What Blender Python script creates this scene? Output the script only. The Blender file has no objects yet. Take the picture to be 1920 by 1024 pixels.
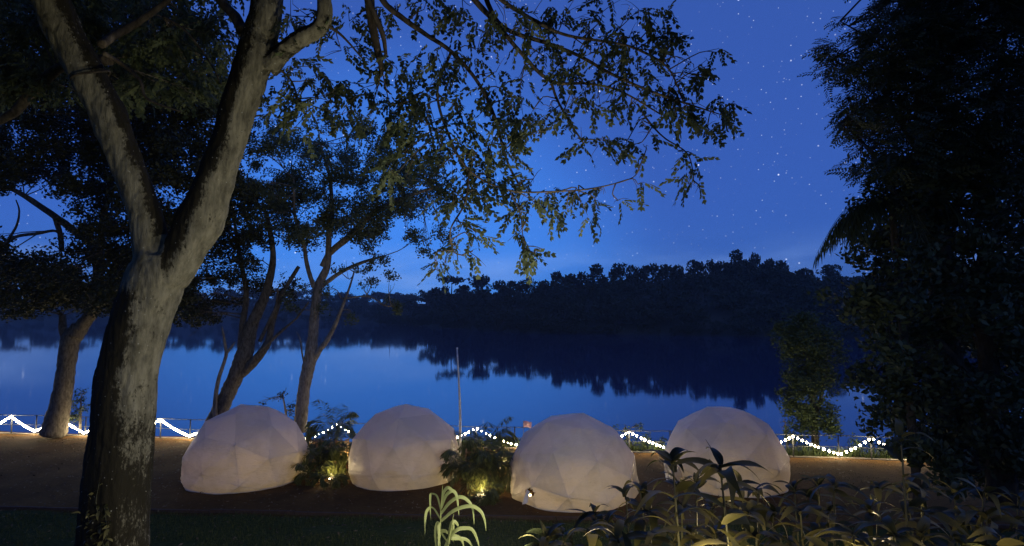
import bpy, bmesh, math, random
import numpy as np
from mathutils import Vector, Matrix, noise as mnoise

rng = np.random.default_rng(11)
random.seed(11)
scene = bpy.context.scene
COL = scene.collection

# ------------------------------------------------------------------ camera
F = 1067.0                       # focal length in pixels of a 1920 wide picture
CAM = np.array([0.0, 0.0, 5.5])
PITCH = math.atan(78.0 / F)
cam_data = bpy.data.cameras.new('camera')
cam_data.sensor_width = 36.0
cam_data.lens = F / 1920.0 * 36.0
cam_data.clip_start = 0.05
cam_data.clip_end = 6000.0
cam = bpy.data.objects.new('camera', cam_data)
cam.location = CAM
cam.rotation_euler = (math.pi / 2 + PITCH, 0, 0)
COL.objects.link(cam)
scene.camera = cam

# ------------------------------------------------------------------ world: night-blue sky with stars
SUN_EL, SUN_AZ = math.radians(24.0), math.radians(150.0)   # moonlight from behind the camera, to the right
world = bpy.data.worlds.new('World')
scene.world = world
world.use_nodes = True
wn, wl = world.node_tree.nodes, world.node_tree.links
wn.clear()
w_out = wn.new('ShaderNodeOutputWorld')
w_bg = wn.new('ShaderNodeBackground')
w_sky = wn.new('ShaderNodeTexSky')
w_sky.sky_type = 'NISHITA'
w_sky.sun_disc = False
w_sky.sun_elevation = SUN_EL
w_sky.sun_rotation = SUN_AZ
w_sky.air_density = 1.2
w_sky.dust_density = 0.3
w_sky.ozone_density = 4.0
w_tint = wn.new('ShaderNodeMix'); w_tint.data_type = 'RGBA'; w_tint.blend_type = 'MULTIPLY'
w_tint.inputs[0].default_value = 1.0
w_tint.inputs[7].default_value = (0.030, 0.15, 0.50, 1)
wl.new(w_sky.outputs[0], w_tint.inputs[6])
w_bg.inputs['Strength'].default_value = 0.062
w_tc = wn.new('ShaderNodeTexCoord')

def star_layer(scale, radius, keep, gain):
    v = wn.new('ShaderNodeTexVoronoi'); v.inputs['Scale'].default_value = scale
    wl.new(w_tc.outputs['Generated'], v.inputs['Vector'])
    lt = wn.new('ShaderNodeMapRange'); lt.interpolation_type = 'SMOOTHSTEP'
    lt.inputs[1].default_value = 0.0; lt.inputs[2].default_value = radius
    lt.inputs[3].default_value = 1.0; lt.inputs[4].default_value = 0.0
    wl.new(v.outputs['Distance'], lt.inputs[0])
    sep = wn.new('ShaderNodeSeparateColor'); wl.new(v.outputs['Color'], sep.inputs[0])
    br = wn.new('ShaderNodeMapRange'); br.inputs[1].default_value = keep; br.inputs[2].default_value = 1.0
    br.inputs[3].default_value = 0.0; br.inputs[4].default_value = gain
    wl.new(sep.outputs[0], br.inputs[0])
    m = wn.new('ShaderNodeMath'); m.operation = 'MULTIPLY'
    wl.new(lt.outputs[0], m.inputs[0]); wl.new(br.outputs[0], m.inputs[1])
    return m
s1 = star_layer(62.0, 0.115, 0.68, 26.0)
s2 = star_layer(135.0, 0.15, 0.25, 14.0)
s_add = wn.new('ShaderNodeMath'); s_add.operation = 'ADD'
wl.new(s1.outputs[0], s_add.inputs[0]); wl.new(s2.outputs[0], s_add.inputs[1])
s_col = wn.new('ShaderNodeMix'); s_col.data_type = 'RGBA'; s_col.blend_type = 'MULTIPLY'
s_col.inputs[0].default_value = 1.0
s_col.inputs[7].default_value = (0.92, 0.95, 1.0, 1)
wl.new(s_add.outputs[0], s_col.inputs[6])
# faint bank of evening cloud, all around the horizon
w_map = wn.new('ShaderNodeMapping'); w_map.inputs['Scale'].default_value = (1.6, 1.6, 6.0)
wl.new(w_tc.outputs['Generated'], w_map.inputs[0])
w_no = wn.new('ShaderNodeTexNoise'); w_no.inputs['Scale'].default_value = 2.4; w_no.inputs['Detail'].default_value = 6
wl.new(w_map.outputs[0], w_no.inputs['Vector'])
w_nr = wn.new('ShaderNodeMapRange'); w_nr.interpolation_type = 'SMOOTHSTEP'
w_nr.inputs[1].default_value = 0.42; w_nr.inputs[2].default_value = 0.74
wl.new(w_no.outputs[0], w_nr.inputs[0])
w_sep = wn.new('ShaderNodeSeparateXYZ'); wl.new(w_tc.outputs['Generated'], w_sep.inputs[0])
w_el = wn.new('ShaderNodeMapRange'); w_el.interpolation_type = 'SMOOTHSTEP'
w_el.inputs[1].default_value = 0.0; w_el.inputs[2].default_value = 0.15
w_el.inputs[3].default_value = 1.0; w_el.inputs[4].default_value = 0.0
wl.new(w_sep.outputs[2], w_el.inputs[0])
w_cm = wn.new('ShaderNodeMath'); w_cm.operation = 'MULTIPLY'
wl.new(w_nr.outputs[0], w_cm.inputs[0]); wl.new(w_el.outputs[0], w_cm.inputs[1])
w_cc = wn.new('ShaderNodeMix'); w_cc.data_type = 'RGBA'; w_cc.blend_type = 'MIX'
w_cc.inputs[7].default_value = (4.6, 8.0, 17.0, 1)
w_base = wn.new('ShaderNodeMix'); w_base.data_type = 'RGBA'; w_base.blend_type = 'ADD'; w_base.inputs[0].default_value = 1.0
w_base.inputs[7].default_value = (0.58, 1.38, 5.3, 1)           # night-blue airglow, even over the whole sky
wl.new(w_tint.outputs[2], w_base.inputs[6])
w_dot = wn.new('ShaderNodeVectorMath'); w_dot.operation = 'DOT_PRODUCT'
w_dot.inputs[1].default_value = (-0.20, 0.98, 0.0)              # last daylight low over the lake
wl.new(w_tc.outputs['Generated'], w_dot.inputs[0])
w_gl = wn.new('ShaderNodeMapRange'); w_gl.interpolation_type = 'SMOOTHERSTEP'
w_gl.inputs[1].default_value = 0.86; w_gl.inputs[2].default_value = 1.01
w_gl.inputs[3].default_value = 0.0; w_gl.inputs[4].default_value = 1.0
wl.new(w_dot.outputs['Value'], w_gl.inputs[0])
w_glow = wn.new('ShaderNodeMix'); w_glow.data_type = 'RGBA'; w_glow.blend_type = 'ADD'
w_glow.inputs[7].default_value = (0.30, 2.2, 6.6, 1)
wl.new(w_gl.outputs[0], w_glow.inputs[0]); wl.new(w_base.outputs[2], w_glow.inputs[6])
wl.new(w_cm.outputs[0], w_cc.inputs[0]); wl.new(w_glow.outputs[2], w_cc.inputs[6])
w_sum = wn.new('ShaderNodeMix'); w_sum.data_type = 'RGBA'; w_sum.blend_type = 'ADD'
w_sum.inputs[0].default_value = 1.0
wl.new(w_cc.outputs[2], w_sum.inputs[6]); wl.new(s_col.outputs[2], w_sum.inputs[7])
wl.new(w_sum.outputs[2], w_bg.inputs['Color'])
wl.new(w_bg.outputs[0], w_out.inputs['Surface'])

# the one sun lamp: pale moonlight
sun = bpy.data.lights.new('moonlight', 'SUN')
sun.energy = 0.10
sun.angle = math.radians(0.5)
sun.color = (1.0, 0.93, 0.82)
sun_o = bpy.data.objects.new('moonlight', sun)
sd = Vector((math.sin(SUN_AZ) * math.cos(SUN_EL), math.cos(SUN_AZ) * math.cos(SUN_EL), math.sin(SUN_EL)))
sun_o.rotation_euler = sd.to_track_quat('Z', 'Y').to_euler()
sun_o.location = (0, 0, 60)
COL.objects.link(sun_o)

vs = scene.view_settings
vs.view_transform = 'Standard'
vs.look = 'None'
vs.exposure = 0.0
vs.gamma = 1.0
scene.render.film_transparent = False
scene.cycles.use_denoising = True
scene.cycles.max_bounces = 6
scene.cycles.volume_bounces = 0
scene.cycles.transparent_max_bounces = 16
scene.cycles.caustics_reflective = False
scene.cycles.caustics_refractive = False
scene.cycles.sample_clamp_indirect = 4.0

# ------------------------------------------------------------------ helpers
_ca, _sa = math.cos(PITCH), math.sin(PITCH)
def ray(x, y):
    r, u = (x - 960.0) / F, (512.0 - y) / F
    return np.array([r, _ca - u * _sa, _sa + u * _ca])
def P(x, y, d):
    v = ray(x, y)
    return CAM + v * (d / v[1])
def G(x, y, z=0.0):
    v = ray(x, y)
    return CAM + v * ((z - CAM[2]) / v[2])

def smooth01(t):
    t = np.clip(t, 0, 1)
    return t * t * (3 - 2 * t)

def mesh_np(name, V, Fc, smooth=False, mats=(), mat_idx=None):
    """V (n,3); Fc is an (m,k) array or a list of arrays with equal k each."""
    if not isinstance(Fc, list):
        Fc = [Fc]
    Fc = [np.asarray(f, dtype=np.int32) for f in Fc if len(f)]
    me = bpy.data.meshes.new(name)
    V = np.asarray(V, dtype=np.float32)
    me.vertices.add(len(V)); me.vertices.foreach_set('co', V.ravel())
    loops = np.concatenate([f.ravel() for f in Fc])
    tot = np.concatenate([np.full(len(f), f.shape[1], dtype=np.int32) for f in Fc])
    start = np.concatenate([[0], np.cumsum(tot)[:-1]]).astype(np.int32)
    me.loops.add(len(loops)); me.loops.foreach_set('vertex_index', loops)
    me.polygons.add(len(tot))
    me.polygons.foreach_set('loop_start', start)
    me.polygons.foreach_set('loop_total', tot)
    me.polygons.foreach_set('use_smooth', np.full(len(tot), smooth, dtype=bool))
    for m in mats:
        me.materials.append(m)
    if mat_idx is not None:
        me.polygons.foreach_set('material_index', np.asarray(mat_idx, dtype=np.int32))
    me.update(calc_edges=True)
    return me

def link(name, me, parent=None, loc=None):
    o = bpy.data.objects.new(name, me)
    COL.objects.link(o)
    if parent is not None:
        o.parent = parent
    if loc is not None:
        o.location = loc
    return o

def tag(o, label=None, cat=None, group=None, kind=None):
    if label: o['label'] = label
    if cat: o['category'] = cat
    if group: o['group'] = group
    if kind: o['kind'] = kind
    return o

def thing(name, label, cat, loc=(0, 0, 0), group=None):
    o = bpy.data.objects.new(name, None)
    o.empty_display_size = 0.2
    o.location = loc
    COL.objects.link(o)
    return tag(o, label, cat, group)

class MB:
    """collects several pieces of one part"""
    def __init__(self):
        self.V, self.F4, self.F3, self.n = [], [], [], 0
    def add(self, V, F4=None, F3=None):
        V = np.asarray(V, dtype=float)
        self.V.append(V)
        if F4 is not None and len(F4): self.F4.append(np.asarray(F4) + self.n)
        if F3 is not None and len(F3): self.F3.append(np.asarray(F3) + self.n)
        self.n += len(V)
        return self
    def mesh(self, name, smooth=False, mats=(), off=(0, 0, 0)):
        Fc = []
        if self.F4: Fc.append(np.concatenate(self.F4))
        if self.F3: Fc.append(np.concatenate(self.F3))
        return mesh_np(name, np.concatenate(self.V) - np.asarray(off), Fc, smooth, mats)

def catmull(pts, n):
    pts = np.asarray(pts, dtype=float)
    if len(pts) == 2:
        t = np.linspace(0, 1, n)[:, None]
        return pts[0] * (1 - t) + pts[1] * t
    ext = np.vstack([2 * pts[0] - pts[1], pts, 2 * pts[-1] - pts[-2]])
    out = []
    for s in np.linspace(0, len(pts) - 1 - 1e-6, n):
        i = int(s); t = s - i
        p0, p1, p2, p3 = ext[i:i + 4]
        out.append(0.5 * ((2 * p1) + (-p0 + p2) * t + (2 * p0 - 5 * p1 + 4 * p2 - p3) * t * t + (-p0 + 3 * p1 - 3 * p2 + p3) * t ** 3))
    return np.array(out)

def tube(pts, radii, sides=8, n=None, jit=0.0, cap=True):
    """tapered tube through pts, (V, F4, F3)"""
    pts = np.asarray(pts, dtype=float)
    n = n or max(2, len(pts) * 4)
    c = catmull(pts, n)
    r = np.interp(np.linspace(0, 1, n), np.linspace(0, 1, len(radii)), radii)
    T = np.gradient(c, axis=0)
    T /= np.linalg.norm(T, axis=1)[:, None] + 1e-9
    up = np.array([0, 0, 1.0]) if abs(T[0][2]) < 0.9 else np.array([1.0, 0, 0])
    V = []
    a = np.linspace(0, 2 * math.pi, sides, endpoint=False)
    N = np.cross(T[0], up); N /= np.linalg.norm(N)
    for i in range(n):
        N = N - T[i] * N.dot(T[i]); N /= np.linalg.norm(N) + 1e-9
        B = np.cross(T[i], N)
        rr = r[i] * (1 + (rng.uniform(-jit, jit, sides) if jit else 0))
        V.append(c[i] + (np.cos(a) * rr)[:, None] * N + (np.sin(a) * rr)[:, None] * B)
    V = np.concatenate(V)
    i = np.arange(n - 1)[:, None]; j = np.arange(sides)[None, :]; k = (j + 1) % sides
    F4 = np.stack([i * sides + j, i * sides + k, (i + 1) * sides + k, (i + 1) * sides + j], -1).reshape(-1, 4)
    F3 = []
    if cap:
        V = np.vstack([V, c[0], c[-1]])
        b, t = len(V) - 2, len(V) - 1
        F3 = [(b, (q + 1) % sides, q) for q in range(sides)]
        F3 += [(t, (n - 1) * sides + q, (n - 1) * sides + (q + 1) % sides) for q in range(sides)]
    return V, F4, np.array(F3)

def box(cx, cy, cz, sx, sy, sz, rz=0.0):
    h = np.array([[x, y, z] for x in (-.5, .5) for y in (-.5, .5) for z in (-.5, .5)]) * [sx, sy, sz]
    c, s = math.cos(rz), math.sin(rz)
    h = np.c_[h[:, 0] * c - h[:, 1] * s, h[:, 0] * s + h[:, 1] * c, h[:, 2]] + [cx, cy, cz]
    return h, np.array([[0, 1, 3, 2], [4, 6, 7, 5], [0, 4, 5, 1], [2, 3, 7, 6], [0, 2, 6, 4], [1, 5, 7, 3]])

# ------------------------------------------------------------------ materials
def nodes_of(name):
    m = bpy.data.materials.new(name); m.use_nodes = True
    nt = m.node_tree
    b = nt.nodes['Principled BSDF']
    return m, nt.nodes, nt.links, b, nt.nodes['Material Output']

def ramp(n, stops):
    r = n.new('ShaderNodeValToRGB')
    el = r.color_ramp.elements
    while len(el) < len(stops): el.new(0.5)
    for e, (p, c) in zip(el, stops):
        e.position = p; e.color = (*c, 1)
    return r

def noise_node(n, l, scale, detail=4, vec=None, rough=0.55, stretch=None, coord='Object'):
    t = n.new('ShaderNodeTexNoise')
    t.inputs['Scale'].default_value = scale; t.inputs['Detail'].default_value = detail
    t.inputs['Roughness'].default_value = rough
    tc = n.new('ShaderNodeTexCoord')
    src = tc.outputs[coord]
    if stretch:
        mp = n.new('ShaderNodeMapping'); mp.inputs['Scale'].default_value = stretch
        l.new(src, mp.inputs[0]); src = mp.outputs[0]
    l.new(src, t.inputs['Vector'])
    return t

def leaf_mat(name, c1, c2, trans=0.18, rough=0.55, scale=0.6, spec=0.25):
    m, n, l, b, out = nodes_of(name)
    geo = n.new('ShaderNodeNewGeometry')
    no = noise_node(n, l, scale, 2)
    mx = n.new('ShaderNodeMath'); mx.operation = 'ADD'
    l.new(geo.outputs['Random Per Island'], mx.inputs[0]); l.new(no.outputs[0], mx.inputs[1])
    hf = n.new('ShaderNodeMath'); hf.operation = 'MULTIPLY'; hf.inputs[1].default_value = 0.5
    l.new(mx.outputs[0], hf.inputs[0])
    r = ramp(n, [(0.25, c1), (0.75, c2)])
    l.new(hf.outputs[0], r.inputs[0])
    l.new(r.outputs[0], b.inputs['Base Color'])
    b.inputs['Roughness'].default_value = rough
    b.inputs['Specular IOR Level'].default_value = spec
    t = n.new('ShaderNodeBsdfTranslucent'); l.new(r.outputs[0], t.inputs['Color'])
    ms = n.new('ShaderNodeMixShader'); ms.inputs[0].default_value = trans
    l.new(b.outputs[0], ms.inputs[1]); l.new(t.outputs[0], ms.inputs[2])
    l.new(ms.outputs[0], out.inputs['Surface'])
    return m

def bark_mat(name, dark, light, scale=9.0, moss=None, bump=0.5):
    m, n, l, b, out = nodes_of(name)
    no = noise_node(n, l, scale, 8, stretch=(1, 1, 0.35), rough=0.65)
    r = ramp(n, [(0.35, dark), (0.62, light)])
    l.new(no.outputs[0], r.inputs[0])
    col = r.outputs[0]
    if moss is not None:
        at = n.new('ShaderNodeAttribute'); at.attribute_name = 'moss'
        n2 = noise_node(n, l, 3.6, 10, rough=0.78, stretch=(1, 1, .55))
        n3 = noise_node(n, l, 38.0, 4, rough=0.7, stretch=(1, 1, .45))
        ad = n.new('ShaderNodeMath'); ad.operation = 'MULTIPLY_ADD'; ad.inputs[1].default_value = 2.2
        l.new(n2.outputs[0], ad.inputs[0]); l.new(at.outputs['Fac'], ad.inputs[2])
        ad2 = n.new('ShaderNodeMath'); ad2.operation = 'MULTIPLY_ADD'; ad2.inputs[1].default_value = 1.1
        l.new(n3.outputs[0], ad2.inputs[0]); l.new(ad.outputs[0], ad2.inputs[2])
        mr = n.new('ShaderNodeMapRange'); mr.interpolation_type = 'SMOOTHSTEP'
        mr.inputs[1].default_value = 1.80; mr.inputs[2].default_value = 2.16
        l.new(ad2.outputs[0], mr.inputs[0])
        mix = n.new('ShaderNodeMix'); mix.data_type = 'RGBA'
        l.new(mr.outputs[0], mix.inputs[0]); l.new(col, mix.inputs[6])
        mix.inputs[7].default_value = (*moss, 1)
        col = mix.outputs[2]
        # pale lichen spots
        vo = n.new('ShaderNodeTexVoronoi'); vo.inputs['Scale'].default_value = 14.0
        tc = n.new('ShaderNodeTexCoord'); l.new(tc.outputs['Object'], vo.inputs['Vector'])
        n4 = noise_node(n, l, 30.0, 3)
        sb = n.new('ShaderNodeMath'); sb.operation = 'MULTIPLY_ADD'; sb.inputs[1].default_value = 0.35
        l.new(n4.outputs[0], sb.inputs[0]); l.new(vo.outputs['Distance'], sb.inputs[2])
        lr = n.new('ShaderNodeMapRange'); lr.inputs[1].default_value = 0.29; lr.inputs[2].default_value = 0.25
        lr.inputs[3].default_value = 0; lr.inputs[4].default_value = 1
        l.new(sb.outputs[0], lr.inputs[0])
        sc = n.new('ShaderNodeSeparateColor'); l.new(vo.outputs['Color'], sc.inputs[0])
        gt = n.new('ShaderNodeMath'); gt.operation = 'GREATER_THAN'; gt.inputs[1].default_value = 0.45
        l.new(sc.outputs[0], gt.inputs[0])
        mu = n.new('ShaderNodeMath'); mu.operation = 'MULTIPLY'
        l.new(lr.outputs[0], mu.inputs[0]); l.new(gt.outputs[0], mu.inputs[1])
        mix2 = n.new('ShaderNodeMix'); mix2.data_type = 'RGBA'
        l.new(mu.outputs[0], mix2.inputs[0]); l.new(col, mix2.inputs[6])
        mix2.inputs[7].default_value = (0.30, 0.31, 0.27, 1)
        col = mix2.outputs[2]
    l.new(col, b.inputs['Base Color'])
    b.inputs['Roughness'].default_value = 0.9
    b.inputs['Specular IOR Level'].default_value = 0.15
    bp = n.new('ShaderNodeBump'); bp.inputs['Strength'].default_value = bump; bp.inputs['Distance'].default_value = 0.03
    nb = noise_node(n, l, scale * 2.2, 8, stretch=(1, 1, 0.28), rough=0.7)
    l.new(nb.outputs[0], bp.inputs['Height']); l.new(bp.outputs[0], b.inputs['Normal'])
    return m

def plain(name, col, rough=0.6, metal=0.0, var=0.25, scale=8.0, bump=0.0):
    m, n, l, b, out = nodes_of(name)
    no = noise_node(n, l, scale, 6)
    c = np.array(col)
    r = ramp(n, [(0.3, tuple(c * (1 - var))), (0.7, tuple(np.minimum(c * (1 + var), 1)))])
    l.new(no.outputs[0], r.inputs[0]); l.new(r.outputs[0], b.inputs['Base Color'])
    b.inputs['Roughness'].default_value = rough; b.inputs['Metallic'].default_value = metal
    if bump:
        bp = n.new('ShaderNodeBump'); bp.inputs['Strength'].default_value = bump; bp.inputs['Distance'].default_value = 0.02
        l.new(no.outputs[0], bp.inputs['Height']); l.new(bp.outputs[0], b.inputs['Normal'])
    return m

def glow(name, col, strength):
    m, n, l, b, out = nodes_of(name)
    b.inputs['Base Color'].default_value = (*col, 1)
    b.inputs['Emission Color'].default_value = (*col, 1)
    b.inputs['Emission Strength'].default_value = strength
    return m

M = {}
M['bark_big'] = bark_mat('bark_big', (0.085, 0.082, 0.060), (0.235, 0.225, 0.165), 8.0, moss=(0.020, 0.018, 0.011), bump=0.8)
M['bark'] = bark_mat('bark', (0.055, 0.045, 0.035), (0.17, 0.145, 0.11), 12.0)
M['bark_pale'] = bark_mat('bark_pale', (0.12, 0.10, 0.08), (0.30, 0.26, 0.20), 12.0)
M['bark_dark'] = bark_mat('bark_dark', (0.025, 0.02, 0.016), (0.07, 0.06, 0.045), 10.0)
M['leaf_near'] = leaf_mat('leaf_near', (0.070, 0.100, 0.050), (0.15, 0.18, 0.085), 0.34)
M['leaf_back'] = leaf_mat('leaf_back', (0.060, 0.085, 0.046), (0.15, 0.175, 0.085), 0.32)
M['leaf_dark'] = leaf_mat('leaf_dark', (0.016, 0.022, 0.011), (0.042, 0.050, 0.022), 0.06)
M['leaf_right'] = leaf_mat('leaf_right', (0.022, 0.036, 0.020), (0.065, 0.085, 0.040), 0.15)
M['leaf_bush'] = leaf_mat('leaf_bush', (0.035, 0.055, 0.02), (0.08, 0.11, 0.04), 0.15)
M['leaf_far'] = leaf_mat('leaf_far', (0.008, 0.014, 0.008), (0.035, 0.045, 0.022), 0.0, rough=0.8, scale=0.05)
M['leaf_palm'] = leaf_mat('leaf_palm', (0.07, 0.085, 0.025), (0.17, 0.18, 0.05), 0.3)
M['leaf_broad'] = leaf_mat('leaf_broad', (0.030, 0.036, 0.014), (0.15, 0.14, 0.055), 0.22, rough=0.42, scale=2.0)
def add_object_random(m, amount):
    n, l = m.node_tree.nodes, m.node_tree.links
    r = [q for q in n if q.type == 'VALTORGB'][0]
    src = r.inputs[0].links[0].from_socket
    oi = n.new('ShaderNodeObjectInfo'); ma = n.new('ShaderNodeMath'); ma.operation = 'MULTIPLY_ADD'
    ma.inputs[1].default_value = amount
    sb = n.new('ShaderNodeMath'); sb.operation = 'SUBTRACT'; sb.inputs[1].default_value = amount * 0.5
    l.new(oi.outputs['Random'], ma.inputs[0]); l.new(src, ma.inputs[2]); l.new(ma.outputs[0], sb.inputs[0]); l.new(sb.outputs[0], r.inputs[0])
add_object_random(M['leaf_broad'], 0.9)
M['leaf_corn'] = leaf_mat('leaf_corn', (0.19, 0.24, 0.08), (0.33, 0.36, 0.15), 0.3, rough=0.45, scale=3.0)
M['stem'] = plain('stem', (0.05, 0.055, 0.025), 0.6)
M['metal'] = plain('metal', (0.07, 0.07, 0.07), 0.6, 0.3)
M['pole'] = plain('pole', (0.50, 0.50, 0.50), 0.4, 0.2)
M['wire'] = plain('wire', (0.03, 0.03, 0.03), 0.6)
M['timber'] = plain('timber', (0.055, 0.032, 0.022), 0.85, bump=0.4)
M['wood'] = plain('wood', (0.36, 0.22, 0.11), 0.7, bump=0.3)
M['frame'] = plain('frame', (0.45, 0.44, 0.42), 0.5)
M['black'] = plain('black', (0.02, 0.02, 0.02), 0.5)
M['pink'] = plain('pink', (0.75, 0.45, 0.48), 0.7)
M['tagcloth'] = plain('tagcloth', (0.62, 0.57, 0.52), 0.7)
M['red'] = plain('red', (0.42, 0.05, 0.035), 0.6)
M['bulb'] = glow('bulb', (1.0, 0.84, 0.52), 90.0)
M['lamp_glass'] = glow('lamp_glass', (1.0, 0.72, 0.34), 14.0)

def fabric_mat():
    m, n, l, b, out = nodes_of('tent_fabric')
    no = noise_node(n, l, 3.0, 6)
    fine = noise_node(n, l, 60.0, 3)
    r = ramp(n, [(0.3, (0.64, 0.61, 0.53)), (0.7, (0.81, 0.78, 0.69))])
    oi = n.new('ShaderNodeObjectInfo')
    pv = n.new('ShaderNodeMath'); pv.operation = 'MULTIPLY_ADD'; pv.inputs[1].default_value = 0.55; pv.inputs[2].default_value = -0.27
    l.new(oi.outputs['Random'], pv.inputs[0])
    pa = n.new('ShaderNodeMath'); pa.operation = 'ADD'
    l.new(no.outputs[0], pa.inputs[0]); l.new(pv.outputs[0], pa.inputs[1])
    l.new(pa.outputs[0], r.inputs[0])
    l.new(r.outputs[0], b.inputs['Base Color'])
    b.inputs['Roughness'].default_value = 0.42
    b.inputs['Specular IOR Level'].default_value = 0.45
    bp = n.new('ShaderNodeBump'); bp.inputs['Strength'].default_value = 0.9; bp.inputs['Distance'].default_value = 0.06
    wr = noise_node(n, l, 5.0, 8, rough=0.7, stretch=(1, 1, 2.2))
    ad = n.new('ShaderNodeMath'); ad.operation = 'MULTIPLY_ADD'; ad.inputs[1].default_value = 0.12
    l.new(fine.outputs[0], ad.inputs[0]); l.new(wr.outputs[0], ad.inputs[2])
    l.new(ad.outputs[0], bp.inputs['Height']); l.new(bp.outputs[0], b.inputs['Normal'])
    t = n.new('ShaderNodeBsdfTranslucent'); t.inputs['Color'].default_value = (0.64, 0.56, 0.38, 1)
    ms = n.new('ShaderNodeMixShader'); tv = n.new('ShaderNodeMath'); tv.operation = 'MULTIPLY_ADD'
    tv.inputs[1].default_value = 0.12; tv.inputs[2].default_value = 0.18
    l.new(oi.outputs['Random'], tv.inputs[0]); l.new(tv.outputs[0], ms.inputs[0])
    l.new(b.outputs[0], ms.inputs[1]); l.new(t.outputs[0], ms.inputs[2])
    l.new(ms.outputs[0], out.inputs['Surface'])
    return m
M['fabric'] = fabric_mat()

def clear_mat():
    m, n, l, b, out = nodes_of('clear_vinyl')
    tr = n.new('ShaderNodeBsdfTransparent'); tr.inputs['Color'].default_value = (0.86, 0.86, 0.86, 1)
    gl = n.new('ShaderNodeBsdfGlossy'); gl.inputs['Roughness'].default_value = 0.18
    df = n.new('ShaderNodeBsdfDiffuse'); df.inputs['Color'].default_value = (0.6, 0.57, 0.54, 1)
    bp = n.new('ShaderNodeBump'); bp.inputs['Strength'].default_value = 1.0; bp.inputs['Distance'].default_value = 0.06
    wr = noise_node(n, l, 4.0, 6, rough=0.6, stretch=(1, 1, 3.5))
    l.new(wr.outputs[0], bp.inputs['Height']); l.new(bp.outputs[0], gl.inputs['Normal']); l.new(bp.outputs[0], df.inputs['Normal'])
    m1 = n.new('ShaderNodeMixShader'); m1.inputs[0].default_value = 0.35
    l.new(df.outputs[0], m1.inputs[1]); l.new(gl.outputs[0], m1.inputs[2])
    m2 = n.new('ShaderNodeMixShader'); m2.inputs[0].default_value = 0.55
    l.new(tr.outputs[0], m2.inputs[1]); l.new(m1.outputs[0], m2.inputs[2])
    l.new(m2.outputs[0], out.inputs['Surface'])
    return m
M['clear'] = clear_mat()

def water_mat():
    m, n, l, b, out = nodes_of('lake_water')
    b.inputs['Base Color'].default_value = (0.004, 0.028, 0.10, 1)
    b.inputs['Roughness'].default_value = 0.042
    b.inputs['IOR'].default_value = 1.9
    b.inputs['Specular IOR Level'].default_value = 1.0
    no = noise_node(n, l, 0.55, 5, stretch=(0.35, 1.0, 1.0), rough=0.6)
    bp = n.new('ShaderNodeBump'); bp.inputs['Strength'].default_value = 0.08; bp.inputs['Distance'].default_value = 0.03
    l.new(no.outputs[0], bp.inputs['Height']); l.new(bp.outputs[0], b.inputs['Normal'])
    return m
M['water'] = water_mat()

def ground_mat():
    m, n, l, b, out = nodes_of('ground_soil')
    tc = n.new('ShaderNodeTexCoord')
    n1 = noise_node(n, l, 0.7, 6, rough=0.65)
    n2 = noise_node(n, l, 14.0, 6, rough=0.7, stretch=(0.5, 1, 1))
    soil = ramp(n, [(0.3, (0.038, 0.016, 0.005)), (0.55, (0.105, 0.053, 0.014)), (0.8, (0.20, 0.115, 0.030))])
    mixn = n.new('ShaderNodeMath'); mixn.operation = 'MULTIPLY_ADD'; mixn.inputs[1].default_value = 0.5
    hf = n.new('ShaderNodeMath'); hf.operation = 'MULTIPLY'; hf.inputs[1].default_value = 0.5
    l.new(n2.outputs[0], hf.inputs[0]); l.new(n1.outputs[0], mixn.inputs[0]); l.new(hf.outputs[0], mixn.inputs[2])
    l.new(mixn.outputs[0], soil.inputs[0])
    lawn = ramp(n, [(0.35, (0.020, 0.032, 0.008)), (0.7, (0.075, 0.095, 0.022))])
    l.new(n2.outputs[0], lawn.inputs[0])
    at = n.new('ShaderNodeAttribute'); at.attribute_name = 'lawn'
    ad = n.new('ShaderNodeMath'); ad.operation = 'MULTIPLY_ADD'; ad.inputs[1].default_value = 0.9
    l.new(n1.outputs[0], ad.inputs[0]); l.new(at.outputs['Fac'], ad.inputs[2])
    mr = n.new('ShaderNodeMapRange'); mr.inputs[1].default_value = 0.78; mr.inputs[2].default_value = 1.05
    l.new(ad.outputs[0], mr.inputs[0])
    mx = n.new('ShaderNodeMix'); mx.data_type = 'RGBA'
    l.new(mr.outputs[0], mx.inputs[0]); l.new(soil.outputs[0], mx.inputs[6]); l.new(lawn.outputs[0], mx.inputs[7])
    l.new(mx.outputs[2], b.inputs['Base Color'])
    b.inputs['Roughness'].default_value = 0.95; b.inputs['Specular IOR Level'].default_value = 0.1
    bp = n.new('ShaderNodeBump'); bp.inputs['Strength'].default_value = 0.6; bp.inputs['Distance'].default_value = 0.04
    l.new(n2.outputs[0], bp.inputs['Height']); l.new(bp.outputs[0], b.inputs['Normal'])
    return m
M['ground'] = ground_mat()
M['hill'] = plain('hill', (0.02, 0.022, 0.012), 0.95, scale=0.2)

# ------------------------------------------------------------------ terrain, lake, hills
FA, FB = 23.9, -0.127                      # fence line: y = FA + FB * x
WATER_Z = -1.5
def fence_y(x): return FA + FB * x
def edge_y(x): return 16.1 - 0.055 * (x + 5)
def ground_z(x, y):
    x = np.asarray(x, float); y = np.asarray(y, float)
    t = np.clip(12.9 - y, 0, 13.5)
    z = 0.31 * t * smooth01(t / 2.5) + 0.0
    z = np.where(y < -0.6, 0.31 * 13.5, z)
    z = z + 0.03 * np.sin(x * 0.7 + y * 0.4) * smooth01((15 - y) / 3) + 0.02 * np.sin(x * 1.9 - y)
    past = y - (fence_y(x) + 0.35)
    z = z - 3.8 * smooth01(past / 3.4)
    return z

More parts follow.
